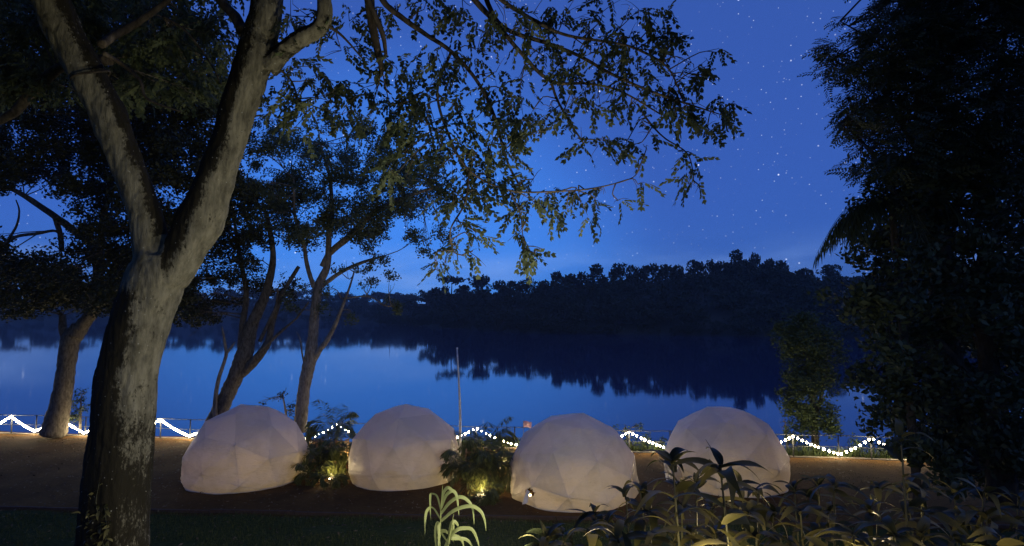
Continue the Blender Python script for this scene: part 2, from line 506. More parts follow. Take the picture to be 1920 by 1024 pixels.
xs = np.unique(np.concatenate([np.linspace(-2500, -60, 14), np.linspace(-60, 60, 161), np.linspace(60, 2500, 14)]))
ys = np.unique(np.concatenate([np.linspace(-300, -6, 8), np.linspace(-6, 45, 150), np.geomspace(45, 4200, 14)]))
X, Y = np.meshgrid(xs, ys)
Z = ground_z(X, Y)
V = np.c_[X.ravel(), Y.ravel(), Z.ravel()]
nx_, ny_ = len(xs), len(ys)
ii, jj = np.meshgrid(np.arange(ny_ - 1), np.arange(nx_ - 1), indexing='ij')
gf = np.stack([ii * nx_ + jj, ii * nx_ + jj + 1, (ii + 1) * nx_ + jj + 1, (ii + 1) * nx_ + jj], -1).reshape(-1, 4)
me = mesh_np('ground', V, gf, True, [M['ground']])
at = me.attributes.new('lawn', 'FLOAT', 'POINT')
at.data.foreach_set('value', smooth01((edge_y(V[:, 0]) - V[:, 1]) / 0.7 + 0.2).astype(np.float32))
tag(link('ground', me), kind='structure')

wv = []
wys = np.geomspace(1, 4000, 10)
V = np.array([[x, y, WATER_Z] for y in [22.0, 40, 80, 160, 320, 640, 1300, 4100] for x in np.linspace(-2600, 2600, 9)])
ii, jj = np.meshgrid(np.arange(7), np.arange(8), indexing='ij')
wf = np.stack([ii * 9 + jj, ii * 9 + jj + 1, (ii + 1) * 9 + jj + 1, (ii + 1) * 9 + jj], -1).reshape(-1, 4)
tag(link('water', mesh_np('water', V, wf, False, [M['water']])), kind='structure')

def hill(name, shore, ridge, back):
    """shore: [(px,x,dist)], ridge: [(px, py, dist)] sampled on common pixel columns"""
    px = np.array([s[0] for s in shore], float)
    sh = np.array([[*P(p, 600, d)[:2], WATER_Z - 0.6] for p, d in shore])
    rd = np.array([P(p, y, d) for p, y, d in ridge])
    rows = []
    for t in (0, 0.03, 0.15, 0.3, 0.5, 0.7, 0.85, 1.0):
        r = sh * (1 - t) + rd * t
        zt = WATER_Z - 0.6 + (rd[:, 2] - WATER_Z + 0.6) * (0.9 * math.sin(t * math.pi / 2) + 0.1 * t)
        r[:, 2] = zt
        rows.append(r)
    bk = rd.copy(); bk[:, 1] += back; bk[:, 2] = WATER_Z - 3
    rows.append(bk)
    V = np.concatenate(rows); nr, nc = len(rows), len(shore)
    ii, jj = np.meshgrid(np.arange(nr - 1), np.arange(nc - 1), indexing='ij')
    f = np.stack([ii * nc + jj, ii * nc + jj + 1, (ii + 1) * nc + jj + 1, (ii + 1) * nc + jj], -1).reshape(-1, 4)
    tag(link(name, mesh_np(name, V, f, True, [M['hill']])), kind='structure')
    return rows

# right-hand wooded hill: skyline of tree tops read off as (column, row)
SKY_R = [(770, 556), (800, 546), (822, 530), (847, 517), (872, 532), (902, 511), (942, 520), (968, 527), (992, 513), (1014, 523),
         (1042, 507), (1075, 506), (1092, 518), (1111, 493), (1130, 508), (1162, 490), (1200, 495), (1242, 489), (1272, 490), (1302, 490),
         (1342, 478), (1376, 466), (1396, 485), (1412, 471), (1436, 478), (1458, 481), (1484, 497), (1512, 500), (1560, 493), (1640, 486), (1760, 478), (1900, 470), (2050, 468)]
cols = np.array([700, 770, 830, 900, 1000, 1100, 1200, 1320, 1440, 1560, 1700, 1850, 2050], float)
def skyR(x): return np.interp(x, [s[0] for s in SKY_R], [s[1] for s in SKY_R])
def shoreD(x): return np.interp(x, [640, 700, 770, 830, 1000, 1500, 2050], [470, 420, 365, 300, 215, 178, 150])
def ridgeD(x): return np.interp(x, [640, 700, 770, 830, 1000, 1500, 2050], [480, 440, 395, 345, 285, 262, 250])
hr_rows = hill('hill', [(c, shoreD(c)) for c in cols], [(c, max(skyR(c), 470) + 56 if c > 760 else 586, ridgeD(c)) for c in cols], 160)
colsL = np.array([-700, -400, -150, 60, 250, 420, 560, 680, 760, 860], float)
hl_rows = hill('hill', [(c, 540 if c < 640 else 500) for c in colsL], [(c, y, 760) for c, y in zip(colsL, [566, 562, 560, 563, 566, 560, 562, 566, 568, 572])], 300)

# ------------------------------------------------------------------ leaves
def kite(base, dirv, length, width, side):
    """four-cornered leaflet"""
    tip = base + dirv * length
    mid = base + dirv * length * 0.55
    return [base, mid + side * width * 0.5, tip, mid - side * width * 0.5]

def tpl_pinnate(pairs=6, L=0.26, leaf=0.085, w=0.048, droop=0.55, seed=0):
    r = np.random.default_rng(seed)
    V = []
    for i in range(pairs):
        t = (i + 1.0) / pairs
        bx = np.array([L * t, 0, -droop * L * t * t])
        for s in (-1, 1):
            d = np.array([0.38 + 0.3 * t, s * (0.75 - 0.35 * t), -0.55]) + r.normal(0, 0.16, 3)
            d /= np.linalg.norm(d)
            side = np.cross(d, [0.2 * s, 0.25, 1.0]); side /= np.linalg.norm(side)
            V += kite(bx, d, leaf * r.uniform(0.8, 1.15), w * r.uniform(0.85, 1.2), side)
    V += kite(np.array([L, 0, -droop * L]), np.array([0.7, 0, -0.7]), leaf, w, np.array([0, 1.0, 0]))
    return np.array(V)

def tpl_cluster(k=10, spread=0.6, leaf=0.5, w=0.27, seed=0, flat=0.5):
    r = np.random.default_rng(seed)
    V = []
    for i in range(k):
        d = r.normal(0, 1, 3) * [1, 1, flat]; d /= np.linalg.norm(d)
        side = np.cross(d, r.normal(0, 1, 3)); side /= np.linalg.norm(side)
        V += kite(r.normal(0, spread * 0.5, 3), d, leaf * r.uniform(0.7, 1.2), w, side)
    return np.array(V)

def tpl_feather(pairs=7, L=1.0, leaf=0.34, w=0.10, seed=0):
    r = np.random.default_rng(seed)
    V = []
    for i in range(pairs):
        t = (i + 0.6) / pairs
        bx = np.array([L * t, 0, -0.25 * L * t * t])
        for s in (-1, 1):
            d = np.array([0.55, s * 0.8, -0.22]) + r.normal(0, 0.08, 3); d /= np.linalg.norm(d)
            side = np.cross(d, [0, 0.1, 1.0]); side /= np.linalg.norm(side)
            V += kite(bx, d, leaf * (1.1 - 0.5 * t), w, side)
    return np.array(V)

def scatter(template, C, S, yaw, tilt, roll):
    """place the template (k*4,3) at each centre"""
    n = len(C)
    cy, sy = np.cos(yaw), np.sin(yaw); ct, st = np.cos(tilt), np.sin(tilt); cr, sr = np.cos(roll), np.sin(roll)
    Z0, O1 = np.zeros(n), np.ones(n)
    Rz = np.stack([np.stack([cy, -sy, Z0], -1), np.stack([sy, cy, Z0], -1), np.stack([Z0, Z0, O1], -1)], 1)
    Ry = np.stack([np.stack([ct, Z0, st], -1), np.stack([Z0, O1, Z0], -1), np.stack([-st, Z0, ct], -1)], 1)
    Rx = np.stack([np.stack([O1, Z0, Z0], -1), np.stack([Z0, cr, -sr], -1), np.stack([Z0, sr, cr], -1)], 1)
    R = Rz @ Ry @ Rx
    V = np.einsum('nij,kj->nki', R, template) * S[:, None, None] + C[:, None, :]
    return V.reshape(-1, 3)

def quads(nv): return np.arange(nv).reshape(-1, 4)

DENS = 2.1
def blob_points(b, depth_scale=1.0):
    """random points in an ellipsoid given by its place in the view and its distance; (n,3), density per m2 of face"""
    cx, cy, d, rx, ry, dens = b
    c = P(cx, cy, d)
    k = d / F
    R = np.array([rx * k, 0.5 * (rx + ry) * k * depth_scale, ry * k])
    n = max(3, int(DENS * dens * math.pi * R[0] * R[2] * rng.uniform(0.8, 1.2)))
    u = rng.normal(0, 1, (n, 3)); u /= np.linalg.norm(u, axis=1)[:, None]
    u *= rng.uniform(0.05, 1, n)[:, None] ** 0.5
    return c, c + u * R

def crown(name, parent, blobs, templates, size, mat, tilt=(0.0, 0.35), origin=(0, 0, 0), depth_scale=1.0, clumps=None):
    Vs = []
    for b in blobs:
        c, p = blob_points(b, depth_scale)
        if clumps:                                   # gather the leaves round a few twig ends
            k = max(2, int(len(p) / clumps))
            seeds = p[rng.integers(0, len(p), k)]
            sp = 0.28 * (b[3] + b[4]) * 0.5 * b[2] / F
            p = seeds[rng.integers(0, k, len(p))] + rng.normal(0, sp, p.shape) * [1, 1, 0.8]
        n = len(p)
        outward = np.arctan2(p[:, 1] - c[1], p[:, 0] - c[0]) + rng.normal(0, 0.8, n)
        tpl = templates[rng.integers(0, len(templates))]
        Vs.append(scatter(tpl, p, size * rng.uniform(0.75, 1.25, n), outward,
                          rng.normal(tilt[0], tilt[1], n), rng.normal(0, 0.5, n)))
    V = np.concatenate(Vs) - np.asarray(origin)
    o = link(name, mesh_np(name, V, quads(len(V)), False, [mat]), parent)
    o['kind'] = 'stuff'
    return o

PIN = [tpl_pinnate(seed=s) for s in range(4)]
CLU = [tpl_cluster(seed=s) for s in range(4)]
FEA = [tpl_feather(seed=s) for s in range(4)]

def pix_tube(pts, sides=8, jit=0.06, per=5):
    """pts: [(px, py, dist, width in px)]"""
    q = np.array([P(x, y, d) for x, y, d, w in pts])
    r = [0.5 * w * d / F for x, y, d, w in pts]
    return tube(q, r, sides, n=max(4, len(pts) * per), jit=jit)

def nearest(pt, lines):
    best = None
    for ln in lines:
        dd = np.linalg.norm(ln - pt, axis=1); i = int(dd.argmin())
        if best is None or dd[i] < best[0]: best = (dd[i], ln[i])
    return best

# ------------------------------------------------------------------ far woods
def far_crown_mesh(name, seed, n, shape):
    r = np.random.default_rng(seed)
    V = []
    lobes = []
    for i in range(shape['lobes']):
        a = r.uniform(0, 2 * math.pi); q = r.uniform(0, 1) ** 0.6 * shape['spread']
        lobes.append((q * math.cos(a), q * math.sin(a), r.uniform(*shape['z']), r.uniform(*shape['r'])))
    for i in range(n):
        x, y, z, rr = lobes[r.integers(0, len(lobes))]
        u = r.normal(0, 1, 3); u /= np.linalg.norm(u)
        p = np.array([x, y, z]) + u * rr * r.uniform(0.55, 1.05) * [1, 1, 0.8]
        d = r.normal(0, 1, 3); d /= np.linalg.norm(d)
        s = np.cross(d, r.normal(0, 1, 3)); s /= np.linalg.norm(s)
        V += kite(p - d * 0.03, d, shape['leaf'] * r.uniform(0.7, 1.4), shape['leaf'] * 0.7, s)
    V = np.array(V)
    return mesh_np(name, V, quads(len(V)), False, [M['leaf_far']]), V

SH_ROUND = dict(lobes=9, spread=0.24, z=(0.45, 0.86), r=(0.12, 0.2), leaf=0.085)
SH_FLAT = dict(lobes=9, spread=0.36, z=(0.70, 0.88), r=(0.09, 0.15), leaf=0.08)
SH_TALL = dict(lobes=9, spread=0.14, z=(0.3, 0.90), r=(0.10, 0.16), leaf=0.075)
FAR = [far_crown_mesh('far_crown', 3, 520, SH_ROUND), far_crown_mesh('far_crown', 4, 520, SH_ROUND), far_crown_mesh('far_crown', 5, 420, SH_FLAT),
       far_crown_mesh('far_crown', 6, 460, SH_TALL), far_crown_mesh('far_crown', 7, 560, SH_ROUND)]
FAR_TRUNK = MB().add(*tube([(0, 0, -0.15), (0.01, 0, 0.4), (0.0, 0.01, 0.75)], [0.028, 0.02, 0.008], 6, n=5)).mesh('far_trunk', True, [M['bark_dark']])

def far_tree(px, ytop, d, kind, width, label, group):
    top = P(px, ytop, d)
    h = max(8.0, (590 - ytop) * d / F * 0.2 + 14.0)
    base = top - [0, 0, h]
    t = thing('forest_tree', label, 'tree', base, group)
    sx = width
    for nm, me in (('crown', FAR[kind][0]), ('trunk', FAR_TRUNK)):
        o = link(nm, me, t)
        o.scale = (sx, sx, h / 1.0)
        o.rotation_euler.z = rng.uniform(0, 6.28)
        if nm == 'crown': o['kind'] = 'stuff'
    return t
GRP_R = 'trees along the skyline of the wooded hill'
LB_R = 'dark round-crowned tree on the skyline of the wooded hill'
for i, (px, py) in enumerate(SKY_R[:29]):
    kind, w, lb = [0, 1, 4][i % 3], float(rng.uniform(15, 20)), LB_R
    py = py - (4 if i % 2 else 0)
    d = ridgeD(px) + rng.uniform(-4, 4)
    if px == 847: kind, w, lb, d = 2, 19.0, 'broad flat-topped tree at the low end of the wooded hill', 335
    elif px == 992: kind, w, lb = 0, 7.0, 'small round tree standing alone above the wooded skyline'
    elif px == 1376: kind, w, lb = 3, 20.0, 'tallest pointed tree on the ridge of the wooded hill'
    elif px == 1412: kind, w, lb = 0, 10.0, 'thin-stemmed ball-shaped tree beside the tallest tree on ridge'
    elif px in (1436, 1458): kind, w = 4, 16.0
    elif px == 1111: kind, w, lb = 3, 22.0, 'tall narrow tree rising from the middle of the wooded skyline'
    far_tree(px, py, d, kind, w, lb, GRP_R if lb == LB_R else None)
for px in np.arange(785, 1560, 16.0):
    far_tree(px + rng.uniform(-5, 5), skyR(px) + rng.uniform(16, 34), ridgeD(px) - rng.uniform(3, 12), int(rng.choice([0, 1, 4])), rng.uniform(14, 20),
             'lower tree filling in beneath the skyline of wooded hill', 'trees just beneath the skyline')
for px in (690, 712, 742, 766, 600, 640, 330, 370):
    far_tree(px, rng.uniform(543, 551), 740, 3 if px == 742 else 0, 28 if px == 742 else 34,
             'dark conifer poking above the low far shore' if px == 742 else 'hazy tree on the low far shore', None if px == 742 else 'trees on the low far shore')
mst = P(732, 562, 745)
tag(link('mast', MB().add(*tube([mst - [0, 0, 12], mst + [0, 0, 19]], [0.5, 0.25], 6)).mesh('mast', True, [M['bark_dark']], off=mst), loc=mst),
    'thin mast rising from the low far shore', 'mast')

def forest(name, rows, n, hgt, label):
    nr = len(rows) - 1
    Vs = []
    A = np.array(rows[:nr])                               # (nr, nc, 3)
    for k in range(n):
        a = rng.uniform(0, nr - 1.001) ; b = rng.uniform(0, A.shape[1] - 1.001)
        i, j = int(a), int(b); u, v = a - i, b - j
        p = (A[i, j] * (1 - u) * (1 - v) + A[i + 1, j] * u * (1 - v) + A[i, j + 1] * (1 - u) * v + A[i + 1, j + 1] * u * v)
        h = hgt * rng.uniform(0.6, 1.15) * (0.55 if a < 1.2 else 1.0)
        T = FAR[int(rng.integers(0, 5))][1]
        T = T[:1000] if n > 700 else T[:1400]
        c, s = math.cos(k), math.sin(k)
        w = h * rng.uniform(0.9, 1.4)
        Vs.append(np.c_[(T[:, 0] * c - T[:, 1] * s) * w, (T[:, 0] * s + T[:, 1] * c) * w, T[:, 2] * h - 0.30 * h] + p)
    V = np.concatenate(Vs)
    o = link(name, mesh_np(name, V, quads(len(V)), False, [M['leaf_far']]))
    tag(o, label, 'forest', kind='stuff')
forest('forest', hr_rows, 900, 11.0, 'dark dense forest covering the hill across the lake')
forest('forest', hl_rows, 420, 20.0, 'hazy blue forest along the low far shore')
# strip of pale mud at the far waterline
# ------------------------------------------------------------------ the big forked tree
def remeshed(mb, voxel):
    me0 = mb.mesh('tmp', True)
    o = bpy.data.objects.new('tmp', me0); COL.objects.link(o)
    md = o.modifiers.new('r', 'REMESH'); md.mode = 'VOXEL'; md.voxel_size = voxel
    sm = o.modifiers.new('s', 'SMOOTH'); sm.factor = 0.5; sm.iterations = 4
    dg = bpy.context.evaluated_depsgraph_get(); dg.update()
    me = bpy.data.meshes.new_from_object(o.evaluated_get(dg))
    bpy.data.objects.remove(o); bpy.data.meshes.remove(me0)
    n = len(me.vertices)
    V = np.empty(n * 3, dtype=np.float32); me.vertices.foreach_get('co', V)
    N = np.empty(n * 3, dtype=np.float32); me.vertices.foreach_get('normal', N)
    return me, V.reshape(-1, 3).astype(float), N.reshape(-1, 3).astype(float)

DT = 8.0
trunk_px = [(196, 1140, DT, 170), (207, 1060, DT, 128), (214, 1000, DT, 112), (222, 900, DT, 106), (232, 780, DT, 102), (246, 680, DT, 99), (268, 590, DT, 98), (296, 515, DT, 96), (306, 480, DT, 84)]
left_px = [(300, 520, DT, 74), (284, 460, 7.95, 60), (271, 400, 7.9, 55), (253, 345, 7.85, 57), (234, 300, 7.8, 59), (214, 250, 7.75, 61), (195, 200, 7.7, 63), (168, 150, 7.62, 61), (141, 100, 7.55, 62), (116, 50, 7.5, 66), (94, 0, 7.42, 68), (62, -70, 7.3, 66), (30, -150, 7.2, 60)]
right_px = [(312, 520, DT, 78), (346, 470, DT, 74), (372, 415, DT, 82), (396, 360, DT, 70), (418, 300, DT, 63), (434, 250, DT, 61), (447, 200, DT, 62), (463, 150, DT, 64), (480, 100, DT, 66), (493, 50, DT, 62), (501, 0, DT, 60), (512, -80, DT, 56), (520, -170, DT, 50)]
fork_px = [(500, 125, DT, 40), (530, 96, DT - .05, 36), (568, 72, DT - .1, 33), (604, 42, DT - .15, 31), (606, -10, DT - .2, 28), (590, -90, DT - .25, 24)]
def cl(pts): return catmull([P(x, y, d) for x, y, d, w in pts], 60), np.interp(np.linspace(0, 1, 60), np.linspace(0, 1, len(pts)), [0.5 * w * d / F for x, y, d, w in pts])
mb = MB()
for pts in (trunk_px, left_px, right_px, fork_px):
    mb.add(*pix_tube(pts, sides=20, jit=0.015, per=6))
me, V, N = remeshed(mb, 0.022)
lines = [cl(p) for p in (trunk_px, left_px, right_px, fork_px)]
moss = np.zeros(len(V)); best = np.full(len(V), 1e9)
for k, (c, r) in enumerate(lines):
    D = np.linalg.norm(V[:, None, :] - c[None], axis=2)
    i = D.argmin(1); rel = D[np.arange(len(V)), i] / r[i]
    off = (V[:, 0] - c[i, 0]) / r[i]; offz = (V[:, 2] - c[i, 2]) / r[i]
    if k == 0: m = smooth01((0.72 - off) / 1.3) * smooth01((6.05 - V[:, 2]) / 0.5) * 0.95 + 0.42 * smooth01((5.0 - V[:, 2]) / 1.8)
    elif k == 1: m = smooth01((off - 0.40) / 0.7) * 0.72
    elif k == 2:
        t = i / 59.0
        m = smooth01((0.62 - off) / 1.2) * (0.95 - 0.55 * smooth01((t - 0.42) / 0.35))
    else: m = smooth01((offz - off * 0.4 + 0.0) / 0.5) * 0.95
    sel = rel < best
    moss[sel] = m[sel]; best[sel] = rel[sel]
disp = np.array([mnoise.fractal(Vector((x * 7, y * 7, z * 1.6)), 0.9, 2.0, 5) * 0.019 + mnoise.noise(Vector((x * 2.6, y * 2.6, z * 1.4))) * 0.030 - 0.010 * max(0.0, 0.12 - abs(mnoise.noise(Vector((x * 11, y * 11, z * 2.2 + 3))))) / 0.12 for x, y, z in V])
V2 = V + N * disp[:, None]
me.vertices.foreach_set('co', V2.astype(np.float32).ravel())
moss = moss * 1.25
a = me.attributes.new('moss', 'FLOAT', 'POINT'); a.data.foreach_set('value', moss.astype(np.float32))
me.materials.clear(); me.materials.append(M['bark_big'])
me.polygons.foreach_set('use_smooth', np.ones(len(me.polygons), dtype=bool)); me.update()
baseA = P(205, 1060, DT)
baseA[2] = float(ground_z(baseA[0], baseA[1]))
treeA = thing('forked_tree', 'big pale-barked tree forking in a wide V, moss-blackened trunk, overhanging leafy branches', 'tree')
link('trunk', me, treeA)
# flare of the roots
mb = MB()
for a in np.linspace(0, 2 * math.pi, 7)[:-1]:
    v = np.array([math.cos(a + .3), math.sin(a + .3), 0])
    p0 = baseA + v * 0.25 + [0, 0, 0.75]; p1 = baseA + v * 0.6 + [0, 0, .2]; p2 = baseA + v * 1.05
    p2[2] = float(ground_z(p2[0], p2[1])) - 0.08
    mb.add(*tube([p0, p1, p2], [0.2, 0.17, 0.08], 9, n=9, jit=.04))
mb.add(*tube([P(196, 1140, DT), baseA + [0, 0, .25], baseA - [0, 0, .3]], [0.60, 0.66, 0.8], 16, n=8, jit=.03))
link('root', mb.mesh('root', True, [M['bark']]), treeA)
# vine round the left fork
ang = np.linspace(0, 2 * math.pi, 22)
c0 = P(172, 146, 7.6); ax = (P(141, 100, 7.55) - P(195, 200, 7.7)); ax /= np.linalg.norm(ax)
e1 = np.cross(ax, [0, 1, 0]); e1 /= np.linalg.norm(e1); e2 = np.cross(ax, e1)
ring = np.array([c0 + 0.236 * (math.cos(q) * e1 + math.sin(q) * e2) + ax * 0.03 * math.sin(q * 2) for q in ang])
link('vine', MB().add(*tube(ring, [0.013, 0.017, 0.013], 6, n=60)).mesh('vine', True, [M['bark_dark']]), treeA)

# limbs of the big tree, each with the twigs that grow from it
LIMBS = [
    [(692, -150, 8.0, 26), (690, -40, 8.0, 22), (697, 38, 8.05, 18), (709, 100, 8.1, 14), (716, 130, 8.1, 8)],
    [(672, -60, 7.9, 12), (690, 0, 7.9, 12), (716, 60, 7.95, 10), (724, 104, 7.95, 6)],
    [(690, -60, 8.2, 14), (717, 0, 8.2, 12), (752, 32, 8.2, 11), (802, 67, 8.25, 9), (846, 97, 8.3, 8), (893, 150, 8.3, 7), (926, 215, 8.3, 6), (950, 300, 8.3, 5), (975, 350, 8.3, 4)],
    [(820, -90, 8.4, 14), (890, 0, 8.4, 12), (931, 44, 8.4, 10), (975, 97, 8.45, 8), (1033, 152, 8.5, 7), (1104, 157, 8.5, 5), (1165, 172, 8.5, 4), (1240, 215, 8.5, 3)],
    [(1033, 152, 8.5, 6), (1044, 185, 8.5, 5), (1066, 226, 8.5, 4), (1095, 270, 8.5, 3)],
    [(900, -30, 8.6, 10), (940, 48, 8.6, 9), (1028, 82, 8.6, 8), (1086, 105, 8.6, 7), (1151, 141, 8.65, 6), (1230, 175, 8.7, 5), (1320, 205, 8.7, 3), (1352, 215, 8.7, 2)],
    [(880, -60, 8.3, 10), (940, 0, 8.3, 9), (1013, 44, 8.3, 7), (1066, 67, 8.3, 6), (1160, 82, 8.3, 5), (1205, 97, 8.35, 5), (1250, 125, 8.35, 4), (1272, 165, 8.35, 3), (1282, 195, 8.35, 2)],
    [(1195, 195, 8.6, 4), (1215, 226, 8.6, 4), (1245, 258, 8.6, 3), (1290, 290, 8.6, 2.5), (1302, 345, 8.6, 2)],
    [(846, 97, 8.3, 6), (820, 170, 8.2, 5), (840, 250, 8.1, 5), (880, 320, 8.05, 4), (955, 357, 8.0, 4), (1043, 359, 8.0, 3), (1113, 353, 8.0, 3), (1180, 336, 8.0, 2), (1200, 318, 8.0, 1.5)],
    [(880, 320, 8.05, 4), (872, 380, 8.0, 4), (845, 430, 8.0, 3), (850, 470, 8.0, 3), (870, 480, 8.0, 2)],
    [(955, 357, 8.0, 3), (975, 400, 8.0, 2.5), (980, 440, 8.0, 2), (985, 470, 8.0, 1.5)],
    [(455, 60, 8.0, 22), (440, 30, 8.1, 20), (418, 5, 8.2, 18), (380, -60, 8.3, 14)],
    [(205, 112, 8.3, 22), (150, 118, 8.6, 18), (108, 130, 8.8, 18), (60, 172, 8.9, 20), (20, 215, 9.0, 16), (-60, 250, 9.2, 12)],
    [(190, 84, 8.0, 16), (215, 66, 8.3, 16), (255, 44, 8.5, 14), (310, 5, 8.6, 10), (360, -40, 8.6, 8)],
    [(195, 100, 8.0, 9), (225, 118, 8.4, 8), (262, 150, 8.4, 6), (276, 185, 8.4, 5), (340, 210, 8.4, 3)],
    [(305, 30, 8.6, 5), (350, 60, 8.6, 4), (395, 120, 8.6, 3), (415, 160, 8.6, 2)],
    [(604, 42, 7.85, 8), (640, 66, 7.9, 5), (680, 110, 7.9, 3)],
    [(512, 120, 8.0, 6), (545, 150, 8.1, 4), (560, 190, 8.1, 3)],
]
blobs_right = []
def B(dens, d, *items):
    for it in items: blobs_right.append((it[0], it[1], d + rng.uniform(-.35, .35), it[2] * 1.06, it[3] * 1.06, dens))
B(38, 8.3, (545, 30, 36, 34), (560, 125, 46, 26), (600, 145, 40, 26), (525, 172, 30, 26), (640, 95, 34, 34), (655, 40, 34, 28), (735, 25, 46, 24), (795, 18, 56, 20),
  (870, 30, 46, 26), (945, 18, 46, 20), (1000, 25, 46, 22), (1060, 25, 56, 26), (1130, 22, 56, 26), (1198, 18, 40, 22), (1228, 42, 22, 32), (622, 190, 36, 20), (580, 205, 34, 20), (515, 225, 18, 14),
  (680, 165, 44, 26), (745, 130, 36, 34), (640, 215, 40, 18), (690, 225, 46, 22), (560, 232, 24, 14), (612, 20, 20, 14))
B(34, 8.2, (838, 110, 44, 30), (850, 160, 50, 30), (895, 95, 30, 26), (925, 62, 26, 24), (930, 135, 26, 24), (985, 60, 26, 16), (800, 175, 46, 26), (752, 195, 44, 24),
  (730, 240, 46, 30), (800, 235, 54, 34), (870, 215, 46, 32), (825, 290, 60, 34), (895, 285, 48, 30), (945, 240, 32, 30), (955, 295, 34, 22), (760, 290, 46, 28), (875, 345, 46, 28), (935, 345, 40, 22),
  (850, 385, 36, 18), (800, 340, 40, 26), (905, 372, 26, 16), (740, 330, 36, 24), (960, 180, 22, 20), (985, 225, 30, 20), (1008, 250, 26, 18), (915, 320, 34, 20))
B(42, 8.1, (1000, 335, 30, 20), (1000, 378, 36, 20), (1040, 362, 30, 18), (1090, 382, 26, 12), (1060, 392, 22, 14), (980, 398, 26, 16), (985, 462, 24, 18), (970, 442, 18, 10), (1004, 470, 12, 14), (1115, 398, 14, 12),
  (858, 425, 30, 14), (880, 448, 26, 14), (892, 436, 14, 10), (882, 474, 20, 12), (835, 492, 26, 14), (818, 505, 14, 10), (860, 468, 14, 8), (1158, 376, 13, 7), (1196, 346, 11, 8), (1130, 350, 10, 8), (1085, 360, 12, 8))
B(42, 8.5, (1062, 120, 24, 24), (1075, 140, 24, 18), (1098, 165, 30, 14), (1120, 185, 20, 16), (1130, 90, 28, 22), (1160, 118, 40, 24), (1180, 70, 30, 26), (1205, 112, 32, 24), (1215, 150, 34, 22), (1180, 160, 30, 20),
  (1262, 85, 26, 26), (1240, 70, 26, 20), (1282, 70, 10, 12), (1345, 98, 8, 10), (1330, 122, 20, 12), (1300, 120, 18, 12), (1290, 145, 22, 14), (1255, 170, 30, 22), (1325, 142, 14, 10), (1310, 195, 30, 24), (1340, 215, 24, 20),
  (1355, 185, 14, 14), (1375, 192, 8, 10), (1285, 200, 24, 20), (1272, 225, 22, 14), (1230, 205, 16, 16), (1200, 185, 26, 12), (1325, 238, 20, 12), (1365, 222, 12, 14), (1145, 190, 18, 12), (1010, 70, 20, 12), (1040, 95, 18, 16), (1020, 105, 14, 8))
B(40, 8.5, (1000, 205, 26, 16), (975, 195, 22, 16), (1030, 200, 22, 16), (1065, 205, 22, 16), (1060, 240, 20, 16), (1090, 262, 22, 16), (1120, 275, 26, 18), (1142, 262, 18, 16), (1175, 265, 16, 16), (1188, 270, 12, 12), (1218, 250, 16, 14),
  (1208, 275, 10, 14), (1280, 285, 12, 9), (1297, 290, 10, 12), (1298, 325, 18, 16), (1312, 350, 13, 18), (1290, 345, 12, 12), (1108, 100, 16, 20), (1025, 225, 14, 10), (1080, 185, 16, 12), (975, 150, 16, 12), (965, 215, 20, 14))
blobs_left = []
for x in np.arange(-40, 470, 44):
    for y in np.arange(-20, 200, 46):
        if rng.uniform() < 0.72 and not (x > 390 and y > 120):
            blobs_left.append((x + rng.uniform(-18, 18), y + rng.uniform(-18, 18), rng.uniform(8.9, 10.6), rng.uniform(30, 46), rng.uniform(26, 40), rng.uniform(50, 80)))
def canopy(name, parent):
    """unseen upper crown leaves, added above the frame to block blue sky light"""
    n = 3000
    xy = np.c_[rng.uniform(-17, 8, n), rng.uniform(-9, 9.5, n)]
    z = np.maximum(9.6, 7.0 + 0.60 * xy[:, 1]) + rng.uniform(0.3, 2.6, n) + 0.4 * np.sin(xy[:, 0] * .9)
    keep = np.array([mnoise.noise(Vector((x * .35, y * .35, 2))) > -.15 for x, y in xy])
    p = np.c_[xy, z][keep]; n = len(p)
    V = scatter(tpl_cluster(k=14, spread=.9, leaf=.55, w=.30, seed=9, flat=.35), p, rng.uniform(.8, 1.3, n), rng.uniform(0, 6.28, n), rng.normal(0, .3, n), rng.normal(0, .3, n))
    o = link(name, mesh_np(name, V, quads(len(V)), False, [M['leaf_near']]), parent); o['kind'] = 'stuff'
canopy('sky_blocking_canopy', treeA)  # out-of-view leaves added to cut the sky light on lawn and tents
crown('crown', treeA, blobs_right + blobs_left, PIN, 1.0, M['leaf_near'], tilt=(0.35, 0.35), clumps=4)
limb_lines = [catmull([P(x, y, d) for x, y, d, w in L], 40) for L in LIMBS]
twigs = [[] for _ in LIMBS]
for b in blobs_right + blobs_left:
    c = P(b[0], b[1], b[2])
    k = min(range(len(limb_lines)), key=lambda q: np.linalg.norm(limb_lines[q] - c, axis=1).min())
    twigs[k].append((c, b[3] * b[2] / F))
for L, tw, ln in zip(LIMBS, twigs, limb_lines):
    mb = MB().add(*pix_tube(L, 8, 0.07, 6))
    for c, rr in tw:
        dd = np.linalg.norm(ln - c, axis=1)
        i = max(0, int(dd.argmin()) - int(4 * rng.uniform(0, 1)))
        s = ln[i]
        if np.linalg.norm(s - c) > 2.6: continue
        mid = (s + c) / 2 + rng.normal(0, 0.06, 3) + [0, 0, 0.05]
        mb.add(*tube([s, mid, c], [0.011, 0.008, 0.004], 5, n=7))
        for q in range(3):
            e = c + rng.normal(0, rr * 0.55, 3)
            mb.add(*tube([c if q else mid, (c + e) / 2 + [0, 0, .02], e], [0.006, 0.004, 0.002], 4, n=5))
    link('branch', mb.mesh('branch', True, [M['bark']]), treeA)

